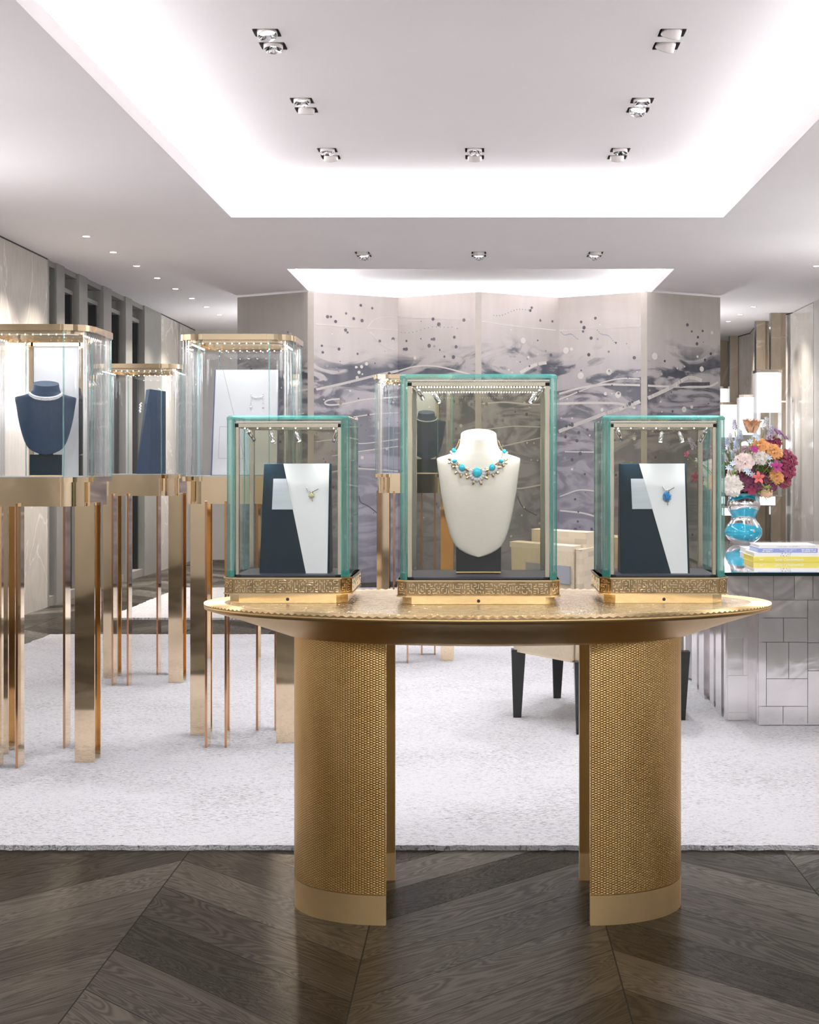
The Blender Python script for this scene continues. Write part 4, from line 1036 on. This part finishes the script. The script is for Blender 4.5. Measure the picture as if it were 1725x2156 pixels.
mb.build('side_fin', 'mirror', dk)
mb = MB(); x0, x1, y0, y1 = 1.112, 2.85, 6.50, 9.28
dbox(mb, x0, x1, y0, y1, .706, .7225, 0); dt_ = mb.build('desk_top', ['desktop', 'deskedge'] if 0 else 'mirror', dk)
M['desktop'] = mat('glass_over_white_top', (.78, .78, .80), .03, .55, var=.02, vs_=2, coat=1); M['deskedge'] = mat('dark_green_glass_edge', (.002, .016, .014), .15)
dt_.data.materials.clear(); dt_.data.materials.append(M['desktop']); dt_.data.materials.append(M['deskedge'])
for p in dt_.data.polygons: p.material_index = 0 if p.normal.z > .5 else 1
ZDK = .7228
# ================================================================= BOOKS
def book(x0, y0, w, d, h, z, rz, cover, pages, label, spine=None):
    t = thing('book', (x0, y0, z), label, 'book', 'books stacked on the mirrored desk', rz)
    c = .0025
    mb = MB(); mb.b2(0, w, 0, d, 0, c); mb.b2(0, w, 0, d, h-c, h); mb.b2(0, w, 0, c*1.2, c, h-c); mb.build('cover', cover, t)
    mb = MB(); mb.b2(.004, w-.004, c*1.2, d-.004, c, h-c); mb.build('pages', pages, t)
    return t
def text(par, s, size, loc, m_, name='spine_lettering'):
    cu = bpy.data.curves.new(name, 'FONT'); cu.body = s; cu.size = size; cu.align_x = 'CENTER'; cu.align_y = 'CENTER'; cu.extrude = .0002
    o = bpy.data.objects.new(name, cu); COL.objects.link(o)
    bpy.context.view_layer.update()
    me = bpy.data.meshes.new_from_object(o.evaluated_get(bpy.context.evaluated_depsgraph_get())); bpy.data.objects.remove(o)
    me.materials.clear(); me.materials.append(M[m_])
    q = bpy.data.objects.new(name, me); COL.objects.link(q); q.parent = par; q.location = loc; q.rotation_euler = (pi/2, 0, 0); return q
def marks(par, n, w, h, loc, m_, lines=1, name='spine_lettering'):
    "rows of tiny letter-like strokes, too small to read in the photograph"
    mb = MB(); r = random.Random(n)
    for l in range(lines):
        x = -w/2; z_ = (lines-1)*h*.75-l*h*1.5
        while x < w/2:
            a = r.uniform(.35, .8)*h
            if r.random() > .14: mb.box((x+a/2, 0, z_), (a*.75, .0004, h*r.uniform(.75, 1)))
            x += a
    o = mb.build(name, m_, par); o.location = loc; return o
Yb = 7.2; sb = Yb/F; bx = lambda px: (px-PX0)*sb
z = ZDK; h1 = .0285
k1 = book(bx(1587), Yb, .345, .29, h1, z, 0, 'bookyellow', 'bookyellow', 'thick yellow book at the bottom of the stack on the desk'); z += h1
text(k1, 'Sarah Charlesworth', .018, (bx(1662.5)-bx(1587), -.0006, h1*.46), 'ink'); marks(k1, 3, .018, .005, (bx(1604)-bx(1587), -.0006, h1*.46), 'ink')
h2 = .0195
k2 = book(bx(1589), Yb+.003, .355, .27, h2, z, 0, 'bookwhite', 'pages', 'white book with black and gold floral spine mark, just above the yellow book'); z += h2
mb = MB(); r = random.Random(2)
for q in range(26): a, b = r.uniform(-.026, .026), r.uniform(.001, h2-.001); mb.box((bx(1655)-bx(1589)+a, -.0006, b), (r.uniform(.001, .005), .0006, r.uniform(.001, .0035)), mi=(0 if r.random() < .75 else 1))
mb.build('spine_ornament', ['inkblack', 'brass'], k2)
h3 = .022
k3 = book(bx(1597.5), Yb+.004, .300, .26, h3, z, 0, 'bookblue', 'bookpale', 'periwinkle blue book with white lettering, third from the bottom of the stack'); z += h3
marks(k3, 4, .054, .0055, (bx(1617)-bx(1597.5), -.0006, h3*.5), 'ink', 2); text(k3, 'THE WORLD OBJECTS\n1980 - 1990', .0085, (bx(1660)-bx(1597.5), -.0006, h3*.5), 'ink'); marks(k3, 5, .070, .0055, (bx(1703)-bx(1597.5), -.0006, h3*.5), 'ink', 2)
h4 = .0165
k4 = book(bx(1599), Yb+.004, .300, .255, h4, z, 0, 'bookwhite', 'bookwhite', 'white book with faint grey lettering lying on the periwinkle book'); z += h4
marks(k4, 6, .115, .006, (bx(1660)-bx(1599), -.0006, h4*.5), 'inkgrey'); marks(k4, 7, .030, .004, (bx(1710)-bx(1599), -.0006, h4*.5), 'inkgrey')
k5 = book(1.42, 7.95, .30, .24, .03, ZDK, -.03, 'bookwhite', 'bookwhite', 'plain white book standing apart behind the main stack, left of the pair')
k5.location = (1.475, 7.9, ZDK)
k6b = book(1.69, 8.05, .31, .24, .03, ZDK, .02, 'bookwhite', 'bookwhite', 'white book behind the main stack, right of the pair with a narrow grey spine line')
k6b.location = (1.79, 8.05, ZDK)
for kk in (k5, k6b):
    kk.scale = (1, 1, 1)
# ================================================================= VASE & BOUQUET
VX, VY = (1566-PX0)*8.95/F, 8.95
kv = 8.95/F
vz = thing('bulbous_vase', (VX, VY, ZDK), 'bulbous silvery glass vase with blue bands and white dots, on the desk', 'vase')
pr = [(0, 0), (21, 0), (22, 1.5), (24, 4), (33, 10), (38, 17), (39.5, 24), (38, 32), (33, 42), (27, 49), (25, 54), (26, 60), (30, 68), (34, 77), (35, 84), (33, 92), (29, 98), (27.5, 102), (29, 105), (30, 107), (28, 107.5), (26, 103), (26, 95)]
MB().lathe([(a*kv, b*kv) for a, b in pr], 48).build('vase_body', 'vase', vz)
def petal_mat(n, c, c2=None):
    M[n] = mat(n, c, .55, var=.22, vs_=30, sheen=.2); return n
FC = dict(plum=(.16, .02, .07), burg=(.28, .02, .07), magenta=(.42, .03, .20), peach=(.95, .58, .38), orange=(.78, .36, .12), blush=(.84, .66, .62), cream=(.88, .78, .72), lilac=(.62, .56, .72), paleblue=(.62, .72, .88), white=(.86, .88, .90), purple=(.20, .06, .20), coral=(.72, .16, .14), mauve=(.60, .42, .48))
for n_, c_ in FC.items(): petal_mat('petal_'+n_, c_)
protos = {}
def petal(mb, R, c, L_, w, cup, bend, mi=0, pts=5):
    rows = []
    for i in range(pts+1):
        u = i/pts; hw = w*(math.sin(pi*(.12+.80*u))**.7) if u < 1 else w*.35
        zc = L_*math.sin(u*bend)/bend if bend > .01 else L_*u; yc = L_*(1-math.cos(u*bend))/bend if bend > .01 else 0
        row = []
        for j in range(5):
            v = -1+j/2; row.append(Vector(c)+R @ Vector((hw*v, yc+cup*(1-v*v)*-1*w+(u**3)*w*.5*(1+.4*sin(7*v+c[0]*900+L_*2000)), zc+(w*.16*sin(5*v+L_*3000) if i == pts else 0))))
        rows.append(row)
    mb.grid(rows, mi, True)
def rose_mesh(kind, colr):
    key = (kind, colr)
    if key in protos: return protos[key]
    mb = MB(); r = random.Random(hash(kind) % 97 if False else len(protos)+3)
    if kind == 'rose':
        for ring, (n, tilt, L_, w, rad) in enumerate(((3, .05, .030, .012, .003), (5, .28, .034, .018, .007), (6, .62, .038, .022, .011), (7, 1.0, .042, .026, .014), (7, 1.35, .042, .026, .014))):
            for q in range(n):
                a = 2*pi*q/n+ring*.7+r.uniform(-.15, .15)
                R = Matrix.Rotation(a, 3, 'Z') @ Matrix.Rotation(-(tilt+r.uniform(-.2, .2)), 3, 'X')
                petal(mb, R, Matrix.Rotation(a, 3, 'Z') @ Vector((0, rad, 0)), L_*r.uniform(.9, 1.1), w, .55, .5)
    elif kind == 'tulip':
        for ring in range(2):
            for q in range(3):
                a = 2*pi*q/3+ring*1.05; R = Matrix.Rotation(a, 3, 'Z') @ Matrix.Rotation(-.30, 3, 'X')
                petal(mb, R, Matrix.Rotation(a, 3, 'Z') @ Vector((0, .004, 0)), .055, .024, .6, .12)
    elif kind == 'star':
        for q in range(6):
            a = 2*pi*q/6; R = Matrix.Rotation(a, 3, 'Z') @ Matrix.Rotation(-1.2, 3, 'X'); petal(mb, R, (0, 0, 0), .026, .006, .2, .2)
        mb.sph((0, 0, .003), .004, 6, 4)
    elif kind == 'hyacinth':
        for q in range(26):
            zq = .003*q; a = q*2.4; rr_ = .016*(1-q/40)
            c = Vector((rr_*cos(a), rr_*sin(a), zq))
            for p_ in range(4):
                R = Matrix.Rotation(a, 3, 'Z') @ Matrix.Rotation(-1.0, 3, 'X') @ Matrix.Rotation(p_*pi/2, 3, 'Z') @ Matrix.Rotation(-.7, 3, 'X')
                petal(mb, R, c, .011, .004, .2, .3, pts=2)
    elif kind == 'hellebore':
        for q in range(5):
            a = 2*pi*q/5; R = Matrix.Rotation(a, 3, 'Z') @ Matrix.Rotation(-.75-.2*r.random(), 3, 'X'); petal(mb, R, (0, 0, 0), .038, .018, .5, .5)
        mb.sph((0, 0, .006), .005, 8, 5)
    elif kind == 'orchid':
        for q in range(5):
            a = 2*pi*q/5; R = Matrix.Rotation(a, 3, 'Z') @ Matrix.Rotation(-1.1, 3, 'X'); petal(mb, R, (0, 0, 0), .045, .013, .3, -.0+.35)
        R = Matrix.Rotation(.3, 3, 'X'); petal(mb, R, (0, 0, 0), .028, .012, .9, .4)
    me = bpy.data.meshes.new(kind+'_bloom'); me.from_pydata(mb.v, [], mb.f); me.materials.append(M['petal_'+colr])
    for p in me.polygons: p.use_smooth = True
    me.update(); protos[key] = me; return me
kindname = {'rose': 'rose', 'tulip': 'tulip', 'star': 'star_flower', 'hyacinth': 'hyacinth', 'hellebore': 'hellebore', 'orchid': 'orchid'}
mouth = Vector((VX, VY, ZDK+.30))
def flower(kind, colr, px, py, dy, s_, label, group=None, tilt=None):
    Yf = VY+dy; p = at(px, py, Yf); d = (p-mouth); d.y = d.y-.25; d.normalize()
    if tilt: d = Vector(tilt).normalized()
    if kind in ('hyacinth', 'tulip'): d = (p-mouth).normalized(); d.z += .6; d.normalize()
    t = thing(kindname[kind], p, label, 'flower', group)
    o = bpy.data.objects.new('bloom', rose_mesh(kind, colr)); COL.objects.link(o); o.parent = t
    q = d.to_track_quat('Z', 'Y'); o.rotation_mode = 'QUATERNION'; o.rotation_quaternion = q; o.scale = (s_, s_, s_)
    m = mouth+Vector((random.uniform(-.04, .04), random.uniform(-.04, .04), -.03)); mid = (m+p)/2+Vector(((p.x-m.x)*.15, 0, .03))
    mb = MB(); mb.tube([m-p, mid-p, Vector(-d*.012*s_)], .0028, 6)
    a = mid-p
    for sgn in (-1, 1):
        R = Euler((random.uniform(-.8, .8), random.uniform(-.6, .6), random.uniform(0, 6))).to_matrix(); petal(mb, R, a, .045, .009, .3, .5, pts=4)
    mb.build('stem', 'vase_leaf', t); return t
FL = [('tulip', 'peach', 1582, 912, -.02, 1.7, 'peach tulip standing at the top of the bouquet', None),
 ('rose', 'cream', 1541, 1022, -.16, 1.25, 'large cream rose with a pink heart, low left above the vase rim', None),
 ('rose', 'blush', 1567, 973, -.18, 1.15, 'blush pink rose in the middle of the bouquet', None),
 ('rose', 'blush', 1549, 1000, -.13, 1.0, 'dusky blush rose just above the large cream rose', None),
 ('rose', 'cream', 1600, 962, -.14, 1.0, 'cream rose right of centre in the bouquet', None),
 ('rose', 'burg', 1661, 966, -.05, 1.1, 'crimson rose at the right edge, upper of the two', None),
 ('rose', 'burg', 1659, 988, -.07, 1.05, 'crimson rose at the right edge, lower of the two', None),
 ('rose', 'orange', 1601, 937, -.10, 1.05, 'orange rose high in the middle of the bouquet', None),
 ('rose', 'orange', 1629, 950, -.10, 1.05, 'orange rose high on the right of the bouquet', None),
 ('rose', 'peach', 1613, 1030, -.13, .95, 'peach rose low right by the vase rim', None),
 ('rose', 'orange', 1635, 1003, -.12, .9, 'brown-orange rose on the lower right', None),
 ('rose', 'plum', 1573, 1003, -.15, 1.1, 'dark plum bloom under the central blush rose', None),
 ('rose', 'plum', 1600, 1013, -.14, 1.1, 'dark plum bloom right of the coral orchid', None),
 ('rose', 'plum', 1622, 1018, -.12, 1.0, 'dark plum bloom beside the low peach rose', None),
 ('rose', 'burg', 1650, 1010, -.06, 1.0, 'wine red bloom at the lower right edge', None),
 ('hellebore', 'plum', 1564, 1026, -.15, .95, 'dark plum hellebore hanging left over the vase', None),
 ('hellebore', 'burg', 1583, 1032, -.15, .9, 'wine hellebore in the centre over the vase rim', None),
 ('orchid', 'coral', 1597, 1006, -.22, .9, 'coral red orchid in the lower middle', None),
 ('orchid', 'magenta', 1635, 983, -.18, 1.0, 'magenta orchid in front of the crimson roses', None),
 ('hellebore', 'magenta', 1588, 947, -.18, .75, 'small magenta flower above the blush rose', None),
 ('hellebore', 'purple', 1637, 912, -.02, .95, 'purple hellebore on a tall stem, upper right', None),
 ('hellebore', 'purple', 1652, 922, -.02, .7, 'smaller purple hellebore at the top right', None),
 ('hyacinth', 'lilac', 1548, 905, .0, .8, 'pale lilac flower spike at the upper left', None),
 ('hyacinth', 'white', 1610, 905, -.05, 1.0, 'white flower spike right of the peach tulip', None),
 ('hyacinth', 'lilac', 1619, 926, -.08, 1.1, 'lilac flower spike below the white spike', None),
 ('hyacinth', 'lilac', 1464, 945, .02, 1.0, 'lilac spike seen through the right glass case', None),
 ('orchid', 'magenta', 1447, 957, .0, .55, 'magenta orchid at the far left of the bouquet, seen through the case', None),
 ('orchid', 'burg', 1465, 1005, -.02, .85, 'crimson orchid low left, seen through the right glass case', None),
 ('rose', 'blush', 1494, 985, -.08, 1.1, 'blush rose behind the corner of the right glass case', None),
 ('rose', 'peach', 1500, 1012, -.10, 1.0, 'peach rose behind the lower corner of the right glass case', None),
 ('rose', 'plum', 1485, 960, -.04, .8, 'plum bloom on the left side of the bouquet, behind the case', None)]
for f in FL: flower(*f)
rf = random.Random(21)
for px, py in [(1540, 932), (1552, 940), (1537, 955), (1545, 968), (1560, 925), (1530, 972), (1550, 948), (1533, 940)]:
    flower('hyacinth', 'white' if rf.random() < .5 else 'paleblue', px, py, -.12+rf.uniform(-.04, .04), .75, 'small cluster of white or pale blue florets in the left half of the bouquet', 'pale floret clusters in the bouquet')
for px, py in [(1576, 995), (1534, 985), (1545, 988), (1620, 964), (1623, 978), (1595, 925), (1580, 930), (1590, 918), (1543, 976), (1572, 990), (1584, 1000), (1470, 968), (1478, 975)]:
    flower('star', 'paleblue', px, py, -.22+rf.uniform(-.02, .04), .8, 'small pale blue star-shaped flower in the bouquet', 'pale blue star flowers')
for px, py in [(1560, 955), (1575, 950), (1590, 975), (1610, 985), (1555, 985), (1640, 970), (1615, 1000), (1510, 970), (1520, 1000), (1512, 940), (1600, 1025), (1630, 930)]:
    flower('rose', rf.choice(['mauve', 'plum', 'blush', 'burg']), px, py, .0, .95, 'half-hidden rose deep inside the bouquet', 'roses deep in the bouquet')
gr = thing('foliage', mouth, 'loose green stems and curling leaves spilling through the bouquet', 'foliage'); gr['kind'] = 'stuff'
mb = MB()
for q in range(90):
    a = rf.uniform(0, 2*pi); el = rf.uniform(.1, 1.4); L_ = rf.uniform(.12, .30); d = Vector((cos(a)*cos(el), sin(a)*cos(el)-.2, sin(el))).normalized()
    P = [Vector((0, 0, -.02)), d*L_*.5+Vector((0, 0, .02)), d*L_, d*L_*1.12+Vector((rf.uniform(-.03, .03), 0, rf.uniform(-.04, .02)))]
    mb.tube(P, .0018, 5)
    for w in range(3):
        R = Euler((rf.uniform(-1, 1), rf.uniform(-1, 1), rf.uniform(0, 6))).to_matrix(); petal(mb, R, d*L_*rf.uniform(.5, 1.05), rf.uniform(.03, .06), .008, .3, .8, pts=4)
mb.build('stems_and_leaves', 'vase_leaf', gr)['kind'] = 'stuff'

# ================================================================= ARMCHAIRS
def chair(A, B, dvec, depth, label, h_arm=.845, h_back=.905, group=None, legs_back=.20):
    """A, B: ground points of the near side (A far-left, B near); dvec: direction away"""
    A, B, d = Vector(A), Vector(B), Vector(dvec).normalized(); u = (B-A).normalized(); w = (B-A).length
    t = thing('armchair', (A.x, A.y, .016), label, 'armchair', group)
    def P(a, b): p = A+u*a+d*b-A; return (p.x, p.y)
    def slab(a0, a1, b0, b1, z0, z1, name, m_, par=t, bev=.02, top=0, mi=None):
        mb = MB(); mb.prism([P(a0, b0), P(a1, b0), P(a1, b1), P(a0, b1)][::-1] if (u.x*d.y-u.y*d.x) < 0 else [P(a0, b0), P(a1, b0), P(a1, b1), P(a0, b1)], z0, z1,
                            poly2=([P(a0-top, b0-top*.3), P(a1+top*.2, b0-top*.3), P(a1+top*.2, b1), P(a0-top, b1)][::-1] if (u.x*d.y-u.y*d.x) < 0 else [P(a0-top, b0-top*.3), P(a1+top*.2, b0-top*.3), P(a1+top*.2, b1), P(a0-top, b1)]) if top else None)
        return mb.build(name, m_, par, bevel=bev)
    z = .016
    slab(.0, w, .0, depth+legs_back+.04, .33-z, .44-z, 'seat_base', 'check')
    slab(.03, w-.10, .10, depth-.10, .44-z, .56-z, 'seat_cushion', 'check', bev=.03)
    arm = slab(-.0, w, .0, .12, .34-z, h_arm-z, 'armrest', 'sand', bev=.018, top=.02)
    slab(-.0, w-.10, depth-.12, depth, .34-z, h_arm-z, 'armrest', 'check', bev=.018, top=.02)
    slab(.12, w*.97, -.022, .004, h_arm-.165-z, h_arm-.085-z, 'grey_patch', 'greypatch', arm, bev=0)
    slab(-.025, w+.004, -.006, .124, h_arm-.02-z, h_arm+.004-z, 'arm_top', 'check', arm, bev=.01)
    slab(w-.02, w+.045, .02, depth-.02, .30-z, h_arm-.01-z, 'outer_back', 'check', bev=.03)
    slab(.10, w+.0, .13, .24, .50-z, h_back-z, 'backrest', 'check', bev=.03) if False else slab(w*.12, w+.03, .15, .29, .45-z, h_back-z, 'backrest', 'check', bev=.03, top=.0)
    for (a, b) in ((.03, .03), (w+.055, .02), (.03, depth+legs_back), (w-.03, depth+legs_back-.02)):
        c = P(a, b); c2 = P(a-.01, b); mb = MB(); s0, s1 = .034, .019
        q = lambda c, s: [(c[0]-s, c[1]-s), (c[0]+s, c[1]-s), (c[0]+s, c[1]+s), (c[0]-s, c[1]+s)]
        mb.prism(q(c2, s1), 0, .34-z, poly2=q(c, s0)); mb.build('leg', 'black', t, bevel=.002)
    return t
chair((.155, 6.76), (.415, 6.36), (.36, .93), .44, 'sand-coloured armchair with woven check back, between the middle and right glass cases')
chair((.65, 7.25), (.92, 6.72), (.2, .98), .30, 'second armchair mostly hidden behind the right glass case', legs_back=-.03)
mb = None
# ================================================================= LANTERNS
def lantern(x, y, w, ztop, zo, zbot, label):
    lamp('POINT', (x-.0, y, zo-.12), e=1.4, col=COOL, size=.05, name='lantern_light')
    t = thing('wall_lantern', (x, y, zbot), label, 'lantern', 'tall lit lanterns on the right wall'); r = w/2; H = ztop-zbot
    mb = MB(); mb.ringwall(octo(r, r, r*.35), octo(r-.006, r-.006, r*.34), .0, H-.03); mb.build('glass_shade', 'acrylic', t)
    mb = MB(); mb.prism(octo(r-.01, r-.01, r*.34), zo-zbot, H-.03); mb.build('opal_diffuser', M['opal'], t)
    mb = MB(); mb.prism(octo(r+.004, r+.004, r*.36), H-.03, H); mb.build('cap', 'bronze', t)
    mb = MB(); mb.prism(octo(r*.55, r*.55, r*.2), -.10, 0); mb.build('lit_base', M['opal'], t)
    mb = MB(); mb.ringwall(octo(r+.003, r+.003, r*.35), octo(r-.01, r-.01, r*.33), -.0, .012); mb.build('bottom_ring', 'bronze', t)
    mb = MB(); mb.b2(-.006, .006, -.0, .05+.08, H*.5-.01, H*.5+.01) if False else mb.b2(-.01, .25, r-.01, r+.06, H*.75, H*.75+.02); mb.build('wall_bracket', 'bronze', t)
M['opal'] = emis('opal_lit_glass', (1, .985, .97), .65)
lantern(3.29, 16.3, .29, 2.314, 1.836, .874, 'largest lit lantern on the right wall, above the bouquet')
lantern(3.245, 17.2, .26, 2.077, 1.60, .74, 'lantern directly left of the largest one, partly hidden by it')
lantern(3.24, 18.6, .27, 2.05, 1.60, .68, 'low lantern beside the right edge of the painted screen')
lantern(3.34, 19.9, .27, 2.33, 1.85, .80, 'farthest lantern, peeping past the right edge of the painted screen')
